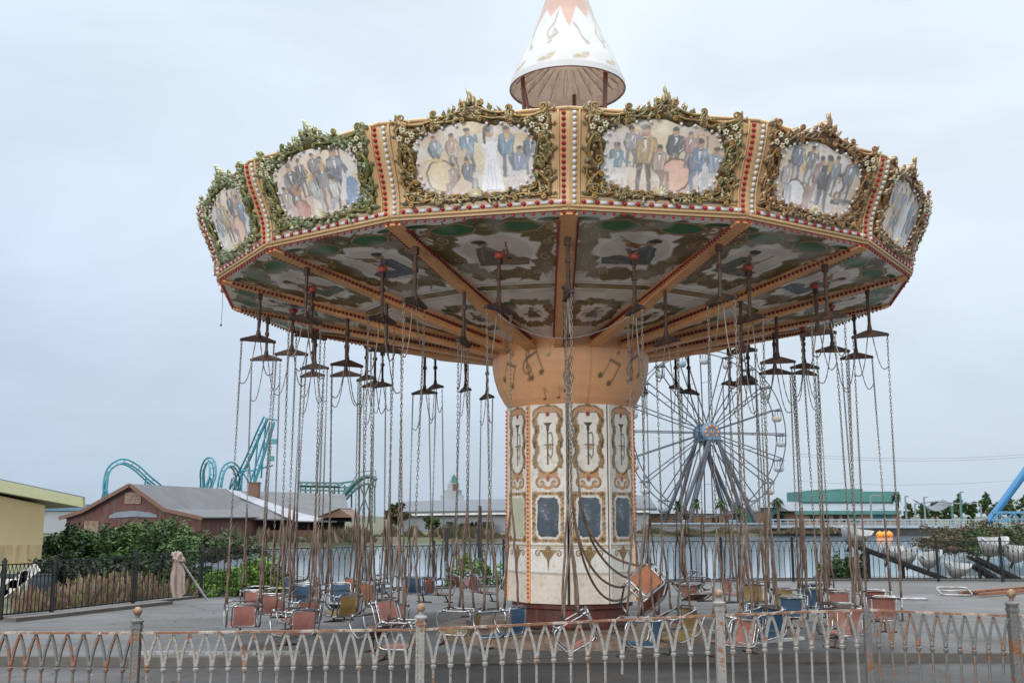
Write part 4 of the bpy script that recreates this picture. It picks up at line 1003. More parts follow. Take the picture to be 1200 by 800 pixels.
# ------------------------------------------------------------------ fences
def zig(p,q,t): return p.lerp(q,t)
def picket_panel(b,A,B,h,n,rb,strap,cz=.78,low=.10,rail=.022):
    """pickets, gothic straps between them, lower rail; A,B on the ground"""
    A=Vector(A);B=Vector(B); d=(B-A); u=d.normalized(); sp=1/n
    up=Vector((0,0,1)); zc=h-.215*(h/.88)
    for i in range(n):
        c=A+d*((i+.5)*sp); jit=Vector((rnd.gauss(0,.0035),rnd.gauss(0,.003),0)) if strap>.012 else Vector((0,0,0))
        brk=strap>.012 and rnd.random()<.045
        b.tube([c+up*(low if not brk else zc-rnd.uniform(.10,.2))+jit*(1 if not brk else 3),c+up*zc],rb,6)
        if strap>.012:
            b.lathe([(rb,zc-.035),(rb*2.0,zc-.028),(rb*2.3,zc-.012),(rb*1.3,zc-.004),(rb*1.9,zc+.006),(rb*1.6,zc+.02),(rb,zc+.03)],8,c)
        else: b.box(c+up*zc,(rb*3.2,rb*3.2,rb*4))
        for s in(-1,1):
            hw=d.length*sp*.5
            # strap as flat bar following the arc
            w2=Vector((-u.y,u.x,0))*strap*.35
            vs=[]
            for k in range(7):
                t=k/6; x=hw*(.10+.40*t+.50*t**2.3); zz=zc+.012+(h-.02-zc)*t
                wv=strap*.5*(1-.15*t)
                for (q,w) in ((1,1),(1,-1),(-1,-1),(-1,1)):
                    vs.append(c+u*(s*(x)+q*wv*.85)+up*(zz-q*s*wv*.25)+w2*w)
            fs=[]
            for k in range(6):
                for l in range(4): fs.append((k*4+l,k*4+(l+1)%4,(k+1)*4+(l+1)%4,(k+1)*4+l))
            fs+=[(0,1,2,3),(24,27,26,25)]
            b.add(vs,fs)
    b.bar(A+up*(low+.02),B+up*(low+.02),rail,rail*1.2)
# front fence: top rail points from the photo, fence height .88
FH2=.90
FP=[(-215,741,8.0),(160,742,7.15),(493,738,7.12),(843,721,7.15),(1015,715,7.5),(1187,722,6.95),(1420,728,6.4)]
FN=[21,17,17,9,10,14]
ff=thing('iron_fence','low weathered grey iron fence with gothic arch tops along the front, peeling to rust','fence',P(600,738,7.12)-Vector((0,0,FH2)))
base=ff.location.copy()
def frel(v): return Vector(v)-base
tops=[P(*q) for q in FP]
for i in range(6):
    A=tops[i]-Vector((0,0,FH2));B=tops[i+1]-Vector((0,0,FH2))
    u=(B-A).normalized(); A2=A+u*.03;B2=B-u*.03
    b=MB(); picket_panel(b,frel(A2),frel(B2),FH2,FN[i],.0088,.021)
    me=b.mesh('fence_panel',M['fencedark'] if i in(0,4,5) else M['fencegrey']); recalc(me)
    pn=link('fence_panel',me,ff)
    b=MB(); b.bar(frel(A2)+Vector((0,0,FH2+.004)),frel(B2)+Vector((0,0,FH2+.004)),.028,.014); b.build('top_rail',M['fencerust'],pn)
for i in range(7):
    c=frel(tops[i]); ball=i!=4; b=MB(); w=.05 if ball else .045
    top=.075 if ball else .02
    b.box(c+Vector((0,0,(top-FH2)/2-.0)),(w,w,FH2+top))
    if ball:
        b.lathe([(.0,.0),(w*.86,.0),(w*.9,.012),(w*.62,.022),(.016,.03),(.014,.05),(.0,.05)],16,c+Vector((0,0,top)))
        for sx,sy in((-1,-1),(1,-1),(-1,1),(1,1)): b.bar(c+Vector((sx*w*.46,sy*w*.46,-FH2)),c+Vector((sx*w*.46,sy*w*.46,top-.003)),.012)
        b.box(c+Vector((0,0,top-.03)),(w*1.35,w*1.35,.018))
    pp=b.build('fence_post',M['fencegrey'] if i in(2,3) else M['fencedark'],ff)
    if i==4: pp['label']='broken rusty joint post without a ball'
    if ball:
        k=MB(); k.ball(c+Vector((0,0,top+.072)),.030,14,10); k.build('ball_finial',M['knob'],pp,True)
# rear fence round the water side
bf=thing('iron_fence','low black iron fence with gothic arch tops between the concrete pad and the water','fence',tuple(FENCE_B[4]))
b0=FENCE_B[4].copy(); seglen=1.65
path=[FENCE_B[0]]; 
for p in FENCE_B[1:]: path.append(p)
pts=[path[0]]; hs=[.86]
def hgt(p): 
    return .86+.14*min(1,max(0,(p.y-17.5)/7))
for A,B in zip(path,path[1:]):
    n=max(1,round((B-A).length/seglen))
    for k in range(1,n+1): pts.append(A.lerp(B,k/n))
for i,(A,B) in enumerate(zip(pts,pts[1:])):
    if toPix(A)[0]<-60 and toPix(B)[0]<-60 or toPix(A)[0]>1260: continue
    h=hgt(A.lerp(B,.5)); b=MB(); picket_panel(b,A-b0,B-b0,h,13,.009,.012,low=.06)
    b.bar(A-b0+Vector((0,0,h)),B-b0+Vector((0,0,h)),.025,.02); 
    me=b.mesh('fence_panel',M['blackiron']); link('fence_panel',me,bf)
for p in pts:
    if not -80<toPix(p)[0]<1280: continue
    h=hgt(p); b=MB(); b.box(p-b0+Vector((0,0,h*.53)),(.055,.055,h*1.06)); b.box(p-b0+Vector((0,0,h*1.07)),(.07,.07,.02)); b.ball(p-b0+Vector((0,0,h*1.08+.02)),.026,8,6); b.build('fence_post',M['blackiron'],bf)
# ------------------------------------------------------------------ vegetation
DG=[(.018,.040,.012),(.028,.060,.015),(.045,.085,.02),(.06,.10,.03)]
BG=[(.05,.11,.012),(.08,.16,.018),(.11,.20,.02),(.04,.08,.012)]
DRY=[(.12,.08,.05),(.09,.06,.035),(.15,.11,.07),(.07,.055,.03)]
OLV=[(.04,.045,.018),(.06,.06,.025),(.03,.035,.014),(.08,.065,.035)]
def leaves(b,blobs,n,size,pal,r,flat=.35,hollow=.45):
    W=[bl[3]*bl[4]*bl[5] for bl in blobs]; tot=sum(W)
    for bl,w in zip(blobs,W):
        cx,cy,cz,rx,ry,rz=bl; m=max(6,int(n*w/tot)); sub=[(Vector((r.gauss(0,1),r.gauss(0,1),r.gauss(0,1))).normalized()*r.uniform(hollow,1.0),r.choice(pal)) for _ in range(max(5,m//28))]
        for k in range(m):
            c0,base=sub[r.randrange(len(sub))]; o=c0+Vector((r.gauss(0,.17),r.gauss(0,.17),r.gauss(0,.17)))
            p=Vector((cx+o.x*rx,cy+o.y*ry,cz+o.z*rz)); s=size*r.uniform(.6,1.35)
            d=Vector((r.gauss(0,1),r.gauss(0,1),r.gauss(0,.6))).normalized(); e=d.cross(Vector((r.gauss(0,1),r.gauss(0,1),r.gauss(0,1)))).normalized(); nn=d.cross(e)*s*.12
            g=r.uniform(.75,1.3); col=tuple(k2*g for k2 in base)
            b.add([p-d*s,p-e*s*.42+nn,p+d*s,p+e*s*.42+nn],[(0,1,2,3)],col)
def stems(b,cx,cy,z0,pts,r0,r):
    for (x,y,z) in pts:
        A=Vector((cx+r.uniform(-.1,.1),cy,z0));B=Vector((x,y,z)); m=A.lerp(B,.5)+Vector((r.uniform(-.1,.1),r.uniform(-.1,.1),.1))*(B-A).length*.3
        b.tube([A,m,B],[r0,r0*.7,r0*.3],5)
def bush(px0,px1,pyt,pyb,Y,z0,n,size,pal,label,seed,cat='bush',group=None,name='bush',nb=9,depth=.8):
    r=random.Random(seed); A=P(px0,pyb,Y);B=P(px1,pyt,Y); w=B.x-A.x; h=max(.2,B.z-z0); cx=(A.x+B.x)/2
    blobs=[]
    for i in range(nb):
        t=(i+.5)/nb; hh=h*(.55+.45*math.sin(PI*min(.95,max(.08,t)))**.6)*r.uniform(.75,1.05); rx=w/nb*r.uniform(.9,1.4)
        blobs.append((A.x+w*t,Y+r.uniform(-.4,.4)*depth,z0+hh*.62,rx,depth*r.uniform(.7,1.1),hh*.40)); blobs.append((A.x+w*t+r.uniform(-.3,.3)*rx,Y+r.uniform(-.5,.3)*depth,z0+hh*.25,rx*1.05,depth,hh*.3))
    t=thing(name,label,cat,(cx,Y,z0),0,group)
    b=MB(); leaves(b,[(q[0]-cx,q[1]-Y,q[2]-z0,*q[3:]) for q in blobs],int(n*3),size*.52,pal,r); b.build('foliage',M['leaf'],t)
    b=MB(); stems(b,0,0,-.1,[(q[0]-cx,q[1]-Y,q[2]-z0) for q in blobs[::2]],.02+h*.012,r); b.build('stem',M['bark'],t)
    return t
bush(58,150,614,660,47,-.5,2600,.22,DG,'dark green overgrown bush next to the yellow building',1,depth=2)
bush(130,222,604,660,44,-.5,3600,.20,DG[1:]+[(.07,.13,.03)],'taller leafy bush with lighter green top in front of the red barn',2,depth=2)
bush(205,300,622,662,50,-.5,1500,.2,OLV+DG,'low olive scrub in front of the red barn porch',3,depth=2)
bush(20,120,650,690,25,-.3,1600,.13,[(.012,.02,.01),(.02,.03,.012)],'very dark hedge behind the left black fence',4,depth=.8)
bush(110,250,650,690,27,-.3,2200,.13,[(.012,.02,.01),(.02,.035,.012),(.03,.05,.015)],'very dark hedge behind the reeds and the cloth-draped pole',14,depth=.9)
bush(238,352,655,706,22.6,-.2,4200,.10,BG,'bright yellow-green leafy bush behind the black fence',5,depth=.9)
bush(520,590,640,696,25.2,-.9,1500,.12,BG,'bright green shrub behind the fence left of the tower',6,depth=.6)
bush(960,1016,642,694,28.2,-.4,1400,.12,DG+BG[:1],'dark green spiky shrub behind the fence under the white shell cars',7,depth=.6)
bush(1085,1150,612,646,64,-.6,1800,.2,OLV+DRY,'brown-green scrub on the near right shore, left part',8,depth=3)
bush(1140,1215,606,646,60,-.6,2200,.2,OLV+DRY[:2]+DG,'taller brown-green scrub on the near right shore, right part',9,depth=3)
# dry reeds behind the left fence: nobody can count them
b=MB(); r=random.Random(4)
for i in range(4200):
    px=r.uniform(22,205) if r.random()<.8 else r.uniform(200,238); Y=r.uniform(18.9,21.6)+(px-30)/200*2.2; p=P(px,700,Y); z0=-.22; h=r.uniform(.10,.52)*(1.2 if 90<px<170 else .8)*(.6+.55*abs(math.sin(px*.09+2*math.sin(px*.035)))); lean=Vector((r.gauss(0,.35),r.gauss(0,.2),0))*h
    p.z=z0; w=r.uniform(.003,.008); c=r.choice(DRY+[(.15,.10,.07),(.05,.05,.025)]); c=tuple(k*r.uniform(.7,1.2) for k in c); m=p+lean*.4+Vector((0,0,h*.6)); e=p+lean+Vector((0,0,h)); s=Vector((w,0,0))
    b.add([p-s,p+s,m+s,m-s,e],[(0,1,2,3),(3,2,4)],c)
    if r.random()<.45:
        k=r.uniform(.6,1.5); b.add([e+Vector((-.02,0,-.06))*k,e+Vector((.022,.01,-.05))*k,e+Vector((.014,0,.04))*k,e+Vector((-.012,.0,.05))*k],[(0,1,2,3)],tuple(k*1.5 for k in c))
tag(b.build('dry_reeds',M['leaf']),'dry brown reeds and seed heads behind the left black fence','reeds',kind='stuff')
b=MB()
for i in range(5000):
    px=r.uniform(60,640); py=r.uniform(637,640) if px<440 else r.uniform(633,636); Y=r.uniform(84,92) if px<440 else r.uniform(98,106); p=P(px,640,Y); p.z=FZ-.1; h=r.uniform(.3,1.5)*(.6+.4*math.sin(px*.13+math.sin(px*.04)*3)); w=r.uniform(.05,.14); c=r.choice(OLV+DRY); q=Vector((r.uniform(-.3,.3),0,h))
    b.add([p-Vector((w,0,0)),p+Vector((w,.1,0)),p+q+Vector((w*.15,0,0)),p+q*.6-Vector((w*.9,0,0))],[(0,1,2,3)],c)
for i in range(3200):
    px=r.uniform(640,1000); Y=r.uniform(124,131); p=P(px,640,Y); p.z=FZ-.1; h=r.uniform(.2,.9)*(.65+.35*math.sin(px*.15)); w=r.uniform(.06,.18); c=r.choice(OLV+DRY); q=Vector((r.uniform(-.3,.3),0,h))
    b.add([p-Vector((w,0,0)),p+Vector((w,.1,0)),p+q+Vector((w*.15,0,0)),p+q*.6-Vector((w*.9,0,0))],[(0,1,2,3)],c)
tag(b.build('shore_scrub',M['leaf']),'rough olive and brown scrub along the far shore','ground cover',kind='stuff')
def tree(px,pyt,pyb,Y,wpx,pal,label,seed,group=None,size=.3,n=900,name='tree'):
    r=random.Random(seed); g=P(px,pyb,Y); g.z=FZ; top=P(px,pyt,Y).z; h=top-g.z; w=wpx*Y/1200
    t=thing(name,label,'tree',g,0,group); b=MB(); b.tube([(0,0,-.2),(r.uniform(-.05,.05)*h,0,h*.35),(r.uniform(-.1,.1)*h,0,h*.7)],[h*.035,h*.025,h*.01],6)
    bl=[]
    for i in range(7):
        a=r.uniform(0,6.28); q=Vector((math.cos(a)*w*.28,math.sin(a)*w*.2,h*r.uniform(.4,.85))); bl.append((q.x,q.y,q.z,w*r.uniform(.18,.3),w*.22,h*r.uniform(.1,.17))); b.tube([(0,0,h*.3),q],[h*.014,h*.006],4)
    bl.append((0,0,h*.88,w*.2,w*.2,h*.12)); b.build('trunk',M['bark'],t)
    b=MB(); leaves(b,bl,n,size,pal,r); b.build('crown',M['leaf'],t); return t
k=0
for i,(px,pt,w) in enumerate(((1066,590,16),(1080,592,18),(1096,588,20),(1112,590,18),(1126,579,17),(1141,586,20),(1158,577,18),(1172,588,20),(1186,584,22),(1202,580,24),(1222,586,24),(1240,582,24),(1262,584,26))):
    lab=('tall dark round-topped tree beside the teal lamp post' if px==1126 else 'tall dark pointed tree just left of the blue steel beam' if px==1158 else 'low dark tree in the far tree line on the right')
    tree(px,pt,612,176+(i%3)*5,w,DG+OLV[:1],lab,50+i,'trees in the far tree line',.26,1500)
tree(468,588,636,106,30,OLV+DRY[:2],'bare brownish tree in front of the long grey building, left one',31,size=.28,n=1100); tree(503,604,636,108,20,DG,'small dark green tree against the pale wall of the long grey building',32,size=.28,n=800); tree(556,612,636,108,30,OLV,'low olive tree in front of the right part of the long grey building',33,size=.28,n=700)
def palm(px,pyt,Y,label,seed,pyb=612,sag=1.0):
    r=random.Random(seed); g=P(px,pyb,Y); g.z=FZ; h=P(px,pyt,Y).z-FZ-.7; t=thing('palm_tree',label,'palm',g,0,'palms on the far shore')
    b=MB(); b.tube([(0,0,-.2),(.05,0,h*.5),(.0,0,h)],[.2,.16,.17],7); b.build('trunk',M['bark'],t); b=MB()
    for i in range(34):
        a=r.uniform(0,6.28); el=r.uniform(-.9,1.2); L=r.uniform(.7,1.15); d=Vector((math.cos(a)*math.cos(el),math.sin(a)*math.cos(el),math.sin(el))); p=Vector((0,0,h)); vs=[];col=r.choice(DG)
        s=Vector((-math.sin(a),math.cos(a),0)); col=tuple(q*.6 for q in col)
        for k in range(5):
            q=p+d*L*k/4+Vector((0,0,-sag*L*.5*(k/4)**2)); w=.17*math.sin(PI*min(.95,.15+k/4*.85)); vs+=[q+s*w+Vector((0,0,-w*.5)),q-s*w+Vector((0,0,-w*.5))]
        b.add(vs,[(k*2,k*2+1,k*2+3,k*2+2) for k in range(4)],col)
    b.build('crown',M['leaf'],t)
palm(817,581,128,'bushy palm standing left of the centre between the ferris wheel legs',1); palm(845,580,129,'bushy palm between the ferris wheel legs, right one',2); palm(795,583,133,'palm just left of the left ferris wheel leg',3); palm(912,577,127,'drooping palm in front of the end of the low teal building',4,sag=1.6); palm(1052,572,127,'thin palm at the right end of the teal building',5,sag=1.7); palm(868,588,132,'short palm beside the right ferris wheel leg',6)
# ------------------------------------------------------------------ buildings
M['ywall']=mat('yellow_stucco',(.34,.285,.165),.8,0,var=.07,scale=1.2,bump=.2)
M['ystain']=mat('stained_stucco',(.30,.245,.14),.85,0,var=.2,scale=3,alt=(.20,.15,.08),alt_amt=.6,alt_scale=2,stretch=(3,3,.4))
M['fascia']=mat('pale_green_fascia',(.31,.325,.19),.6,var=.08)
M['soffit']=mat('soffit',(.42,.40,.32),.7)
M['barnred']=mat('barn_red_boards',(.10,.033,.03),.75,0,var=.35,scale=2,alt=(.10,.07,.055),alt_amt=.8,alt_scale=1,stretch=(3,3,.5))
M['roofgrey']=mat('weathered_metal_roof',(.082,.084,.092),.65,.05,var=.3,scale=.5,alt=(.075,.07,.068),alt_amt=.7,alt_scale=.35,stretch=(1,1,1))
M['membrane']=mat('peeling_white_membrane',(.24,.255,.285),.6,var=.2,alt=(.18,.17,.17),alt_amt=.6,alt_scale=.8)
M['trim']=mat('barn_trim',(.13,.068,.048),.7,var=.2)
M['greybldg']=mat('pale_grey_siding',(.27,.295,.33),.6,var=.1,scale=.4)
M['greyroof']=mat('dark_grey_roof',(.085,.098,.115),.6,var=.12,scale=.4)
M['teal']=mat('teal_paint',(.05,.165,.15),.55,var=.15,scale=.6); M['tealdk']=mat('dark_teal_steel',(.035,.13,.13),.5,.1,var=.2,alt=(.10,.09,.08),alt_amt=.4)
M['coaster']=mat('turquoise_track',(.03,.19,.25),.45,.1,var=.15,scale=.5)
M['coasterlt']=mat('turquoise_support',(.035,.19,.25),.5,.1,var=.15)
M['metalroof']=mat('pale_metal_roof',(.165,.19,.21),.6,.05,var=.2,scale=.5)
M['brick']=mat('tan_brick_wall',(.30,.19,.12),.8,var=.2,scale=2)
M['board']=mat('boardwalk_paint',(.26,.31,.36),.6,var=.15)
M['darkwall']=mat('dark_sea_wall',(.05,.05,.052),.8,var=.3)
M['bluesteel']=mat('blue_steel',(.025,.14,.29),.4,.1,var=.12)
M['wheelsteel']=mat('faded_wheel_steel',(.075,.09,.12),.5,.2,var=.3,scale=.6,alt=(.10,.07,.055),alt_amt=.6,alt_scale=.4)
M['wheelblue']=mat('faded_blue_hub',(.10,.17,.25),.5,.1,var=.3,scale=1)
# yellow building at the left
YB=34.0; t=thing('yellow_building','pale yellow stucco building end wall with pale green roof edge at far left','building',P(-20,690,YB)*1.0)
t.location.z=-.5; bl=t.location.copy()
pts=[P(53,592,YB),P(-160,546,YB)]; z0=-.5
b=MB(); L=[(pts[0].x,z0),(pts[0].x,pts[0].z),(pts[1].x,pts[1].z),(pts[1].x,z0)]; b.prism([(x-bl.x,z-bl.z) for x,z in L],YB-bl.y,YB-bl.y+16); b.v=[(v[0]-(9.6 if v[1]>8 else 0),v[1],v[2]) for v in b.v]; w=b.build('wall',M['ywall'],t); recalc(w.data)
s0=P(53,638,YB).z; s1=P(53,661,YB).z
b=MB(); b.box(((pts[0].x-6)/1-bl.x+ .0,YB-.012-bl.y,(s0+s1)/2-bl.z),(12,.02,s0-s1)); b.build('stained_band',M['ystain'],w)
b=MB(); b.box((pts[0].x-6-bl.x,YB-.012-bl.y,(s1+z0)/2-.01-bl.z),(12,.02,s1-z0-.02)); b.build('base_band',M['fascia'],w)
A=P(97,583,YB-1.1);B=P(-160,528,YB-1.1);C=P(-160,546,YB-1.1);D=P(97,594,YB-1.1); f0=(bl.x,bl.y,bl.z)
b=MB(); b.slab([Vector(q)-bl for q in (A,B,C,D)],-.06); rf=b.build('roof_edge',M['fascia'],t)
b=MB(); a2=Vector((-10.5,17.5,0)); q=[A+Vector((.05,.06,.03)),B+Vector((0,.06,.03))]; b.slab([q[0]-bl,q[1]-bl,q[1]+a2-bl,q[0]+a2-bl],.06); b.build('roof',M['greyroof'],t)
q=[D+Vector((0,.08,.03)),C+Vector((0,.08,.03))]; b=MB(); b.slab([q[0]-bl,q[1]-bl,q[1]+a2-bl,q[0]+a2-bl],.03); b.build('soffit',M['soffit'],t)
b=MB(); b.slab([A+Vector((0,.06,0))-bl,D+Vector((0,.06,0))-bl,D+a2-bl,A+a2-bl],.05); b.build('roof_edge',M['fascia'],t)
# white timber trestle behind the left fence
t=thing('timber_trestle','white painted timber trestle leaning behind the fence beside the yellow building','trestle',tuple(P(15,712,21.5))); b0=t.location.copy()
for (a,c,w) in (((-6,702),(44,664),.20),((-20,681),(22,684),.17),((30,668),(22,716),.16),((-25,720),(10,690),.14)):
    b=MB(); b.bar(P(*a,21.5)-b0,P(*c,21.5)-b0,.09,w); b.build('timber',M['whitewood'],t)
b=MB(); b.box(P(20,686,22.3)-b0,(1.5,.08,.5)); b.build('dark_panel',mat('dark_blue_panel',(.02,.035,.05),.6),t)
# red barn
YR=88.0
t=thing('red_barn','weathered dark red barn with grey metal roof and a broad gable','barn',tuple(P(156,640,YR))); t.location.z=FZ; b0=t.location.copy()
gp=[(78,607),(100,600),(156,569),(196,598),(236,607)]; gw=[P(x,y,YR) for x,y in gp]
dv=P(262,573,103.5)-P(156,568,YR); dv.z=0
b=MB(); L=[(gw[0].x,FZ-.2)]+[(q.x,q.z) for q in gw]+[(gw[-1].x,FZ-.2)]; b.v=[(x-b0.x,YR-b0.y,z-b0.z) for x,z in L]+[(x-b0.x+dv.x,YR-b0.y+dv.y,z-b0.z) for x,z in L]; n=len(L)
b.f=[tuple(range(n)),tuple(range(2*n-1,n-1,-1))]+[(i,n+i,n+(i+1)%n,(i+1)%n) for i in range(n)]; o=b.build('wall',M['barnred'],t); recalc(o.data)
b=MB(); fw=Vector((dv.x,dv.y,0)).normalized()*.5
for i in range(4):
    p,q=gw[i],gw[i+1]; e=Vector((0,0,.05)); 
    if i==0: p=p+(p-q)*.2
    if i==3: q=q+(q-p)*.12
    b.slab([p-fw+e-b0,q-fw+e-b0,q+dv+fw+e-b0,p+dv+fw+e-b0],-.12 if False else .12)
rfo=b.build('roof',M['roofgrey'],t); recalc(rfo.data)
b=MB()
for i in range(4):
    p,q=gw[i]-fw*1.08,gw[i+1]-fw*1.08
    if i==0: p=p+(p-q)*.2
    if i==3: q=q+(q-p)*.12
    b.bar(p-b0+Vector((0,0,.08)),q-b0+Vector((0,0,.08)),.08,.30)
b.build('gable_trim',M['trim'],t)
b=MB(); pa=[P(x,y,YR-.1)-b0 for x,y in ((128,604),(136,600),(156,598),(176,600),(184,603))]; pc=[P(x,y,YR-.1)-b0 for x,y in ((184,606),(156,605),(128,607))]
b.slab(pa+pc,.08); b.build('arched_sign_board',mat('faded_blue_board',(.16,.19,.23),.7,var=.3,scale=2),t)
for (x0,x1,y0,y1,nm) in ((146,166,577,590,'loft_door'),(81,86,615,622,'window'),(98,116,610,628,'door')):
    p,q=P(x0,y1,YR-.06),P(x1,y0,YR-.06); b=MB(); b.box((p+q)/2-b0,(q.x-p.x,.08,q.z-p.z)); b.build(nm,M['metalroof'] if nm=='window' else M['wood'],t)
# porch building to its right
t=thing('porch_building','low grey-roofed building with dark porch and white peeling strip beside the red barn','building',tuple(P(340,640,102))); t.location.z=FZ; b0=t.location.copy()
rA,rB,eA,eB=P(254,575,108),P(404,580,112),P(238,608,95),P(412,611,101)
b=MB(); b.slab([eA-b0,eB-b0,rB-b0,rA-b0],.12); b.build('roof',M['roofgrey'],t)
b=MB(); b.slab([P(255,572,107.6)-b0,P(340,608.5,98.3)-b0,P(368,607.5,98.6)-b0,P(276,575.5,107.4)-b0],.10)
b.slab([P(300,590,103)-b0,P(345,611,97)-b0,P(395,611.5,98)-b0,P(352,604,101)-b0],.09); o=b.build('peeling_strip',M['membrane'],t); recalc(o.data)
b=MB(); wA,wB=P(262,612,103),P(404,613,105); b.slab([Vector((wA.x,wA.y,FZ))-b0,Vector((wB.x,wB.y,FZ))-b0,wB+Vector((0,0,.5))-b0,wA+Vector((0,0,.5))-b0],.2); b.build('wall',M['glass'],t)
for x in (262,285,310,336,362,388):
    p=P(x,612,97+(x-240)*.03); b=MB(); b.bar(Vector((p.x,p.y,FZ))-b0,p+Vector((0,0,.25))-b0,.22); b.build('porch_post',M['barnred'],t)
p,q=P(258,632,96),P(404,620,100); b=MB(); b.box((p+q)/2-b0-Vector((0,0,.1)),(q.x-p.x,.12,1.0)); b.build('porch_rail',M['barnred'],t)
b=MB(); p=P(298,574,106); b.box(p-b0,(1.0,1.0,1.5)); b.box(p-b0+Vector((0,0,.75)),(1.15,1.15,.12)); b.build('chimney',M['trim'],t)
p0=P(398,612,97); b=MB(); gq=[P(372,606,97),P(398,596,97),P(413,606,97)]; b.prism([(v.x-b0.x,v.z-b0.z) for v in gq],97-b0.y,105-b0.y); o=b.build('porch_gable',M['trim'],t); recalc(o.data)
b=MB(); b.slab([gq[0]+Vector((0,-.3,.05))-b0,gq[1]+Vector((0,-.3,.05))-b0,gq[1]+Vector((0,8,.05))-b0,gq[0]+Vector((0,8,.05))-b0],.1); b.build('gable_roof',M['membrane'],t)
# blue flat roof left of the barn and small shed
t=thing('flat_building','low pale building with a blue flat roof edge between yellow building and red barn','building',tuple(P(90,625,120))); t.location.z=FZ; b0=t.location.copy()
b=MB(); p,q=P(40,624,120),P(112,598,120); b.box((p+q)/2-b0,(q.x-p.x,6,q.z-p.z)); b.build('wall',M['greybldg'],t); b=MB(); p,q=P(38,598,119.8),P(116,591,119.8); b.box((p+q)/2-b0,(q.x-p.x,6.6,q.z-p.z)); b.build('roof',mat('blue_roof',(.06,.14,.24),.5),t)
# long grey building
t=thing('grey_warehouse','long pale grey building with dark grey roof behind the far shore','building',tuple(P(540,630,134))); t.location.z=FZ; b0=t.location.copy()
def quad(nm,pl,m,th=.3): 
    b=MB(); b.slab([v-b0 for v in pl],th); o=b.build(nm,m,t); recalc(o.data); return o
def dn(v,z): return Vector((v.x,v.y,z))
a1,a2_=P(470,602,132),P(760,598,136); r1,r2=P(470,590,142),P(760,582,146)
b=MB(); 
V=[dn(a1,FZ),dn(a2_,FZ),a2_,a1]; V2=[v+Vector((0,20,0)) for v in V]; b.v=[v-b0 for v in V+V2]; b.f=[(0,1,2,3),(7,6,5,4),(0,4,5,1),(1,5,6,2),(2,6,7,3),(3,7,4,0)]; wl=b.build('wall',M['greybldg'],t); recalc(wl.data)
quad('roof',[a1+Vector((-1,-1,.0)),a2_+Vector((1,-1,0)),r2,r1],M['greyroof']); quad('roof',[r1,r2,r2+Vector((0,12,-1)),r1+Vector((0,12,-1))],M['greyroof'])
b=MB(); b.bar(a1+Vector((0,-1.1,-.1))-b0,a2_+Vector((0,-1.1,-.1))-b0,.25); b.build('eave_gutter',M['whitewood'],t)
for (x,w) in ((527,8),(572,14)):
    p,q=P(x-w/2,624,131.8),P(x+w/2,611,131.8); b=MB(); b.box((p+q)/2-b0,(q.x-p.x,.3,q.z-p.z)); b.build('door',M['glass'],wl)
t=thing('stepped_tower','grey stepped theatre tower with a teal cap rising behind the long grey roof','tower',tuple(P(530,625,175))); t.location.z=FZ; b0=t.location.copy()
b=MB()
for (x0,x1,y) in ((511,548,586),(516,543,580),(520,541,574),(524,538,566),(526,535,562)):
    p,q=P(x0,630,175),P(x1,y,175); b.box(((p.x+q.x)/2-b0.x,0,(q.z+FZ)/2-b0.z),(q.x-p.x,(q.x-p.x)*.7,q.z-FZ))
b.build('wall',M['greybldg'],t)
b=MB(); p,q=P(530,566,174),P(536,558,174); b.prism([(p.x-b0.x,p.z-b0.z),(q.x-b0.x,p.z-b0.z),(q.x-b0.x,q.z-.3-b0.z),((p.x+q.x)/2-b0.x,q.z+.3-b0.z),(p.x-b0.x,q.z-.2-b0.z)],-3.4,-2.2); b.build('cap',M['teal'],t)
b=MB(); p,q=P(531,575,173.5),P(535,567,173.5); b.box(((p.x+q.x)/2-b0.x,-2.9,(p.z+q.z)/2-b0.z),(q.x-p.x,.5,q.z-p.z)); b.build('opening',M['trim'],t)
# posts standing in the lagoon
for i,(x,y) in enumerate(((523,600),(562,593),(594,600))):
    g=P(x,640,60+4*i); b=MB(); zt=P(x,y+18*(i!=1),60+4*i).z; b.tube([(0,0,WZ-.5),(.02,0,zt)],[.13,.11],8); b.lathe([(.12,zt),(.0,zt+.08)],8); o=b.build('mooring_post',M['blackiron']); o.location=(g.x,g.y,0); tag(o,['short dark post standing in the water left of the tower','tall dark post standing in the water left of the tower','dark post in the water closest to the tower'][i],'post')
# low dark building and boardwalk, right of the tower
def bld(label,Y,x0,x1,ytop,roofh,m_wall,m_roof,depth=10,over=.6,cat='building',wins=(),name='lakeside_building'):
    t=thing(name,label,cat,tuple(P((x0+x1)/2,620,Y))); t.location.z=FZ; b0=t.location.copy(); p,q=P(x0,620,Y),P(x1,ytop,Y)
    b=MB(); b.box(((p.x+q.x)/2-b0.x,depth/2,(q.z-FZ)/2),(q.x-p.x,depth,q.z-FZ)); w=b.build('wall',m_wall,t)
    rt=P(x0,ytop-roofh,Y).z-FZ; e=q.z-FZ; hx=(q.x-p.x)/2
    b=MB(); b.prism([(-over,e-.05),(depth*.45,rt),(depth+over,rt),(depth+over,e-.05)],-hx-over,hx+over); b.v=[(v[1],v[0],v[2]) for v in b.v]; o=b.build('roof',m_roof,t); recalc(o.data)
    for (a,c,y0,y1,nm,mm) in wins:
        s,e2=P(a,y1,Y-.05),P(c,y0,Y-.05); b=MB(); cx=(s.x+e2.x)/2-b0.x; hw=(e2.x-s.x)/2; z0=max(0.02,s.z-FZ);z1=e2.z-FZ
        pr=[(cx-hw,z0),(cx+hw,z0)]+[(cx+hw*math.cos(a2),z1-hw*.6+hw*.6*math.sin(a2)) for a2 in np.linspace(0,PI,7)]; b.prism(pr,-.08,.1); o=b.build(nm,mm,w); recalc(o.data)
    return t
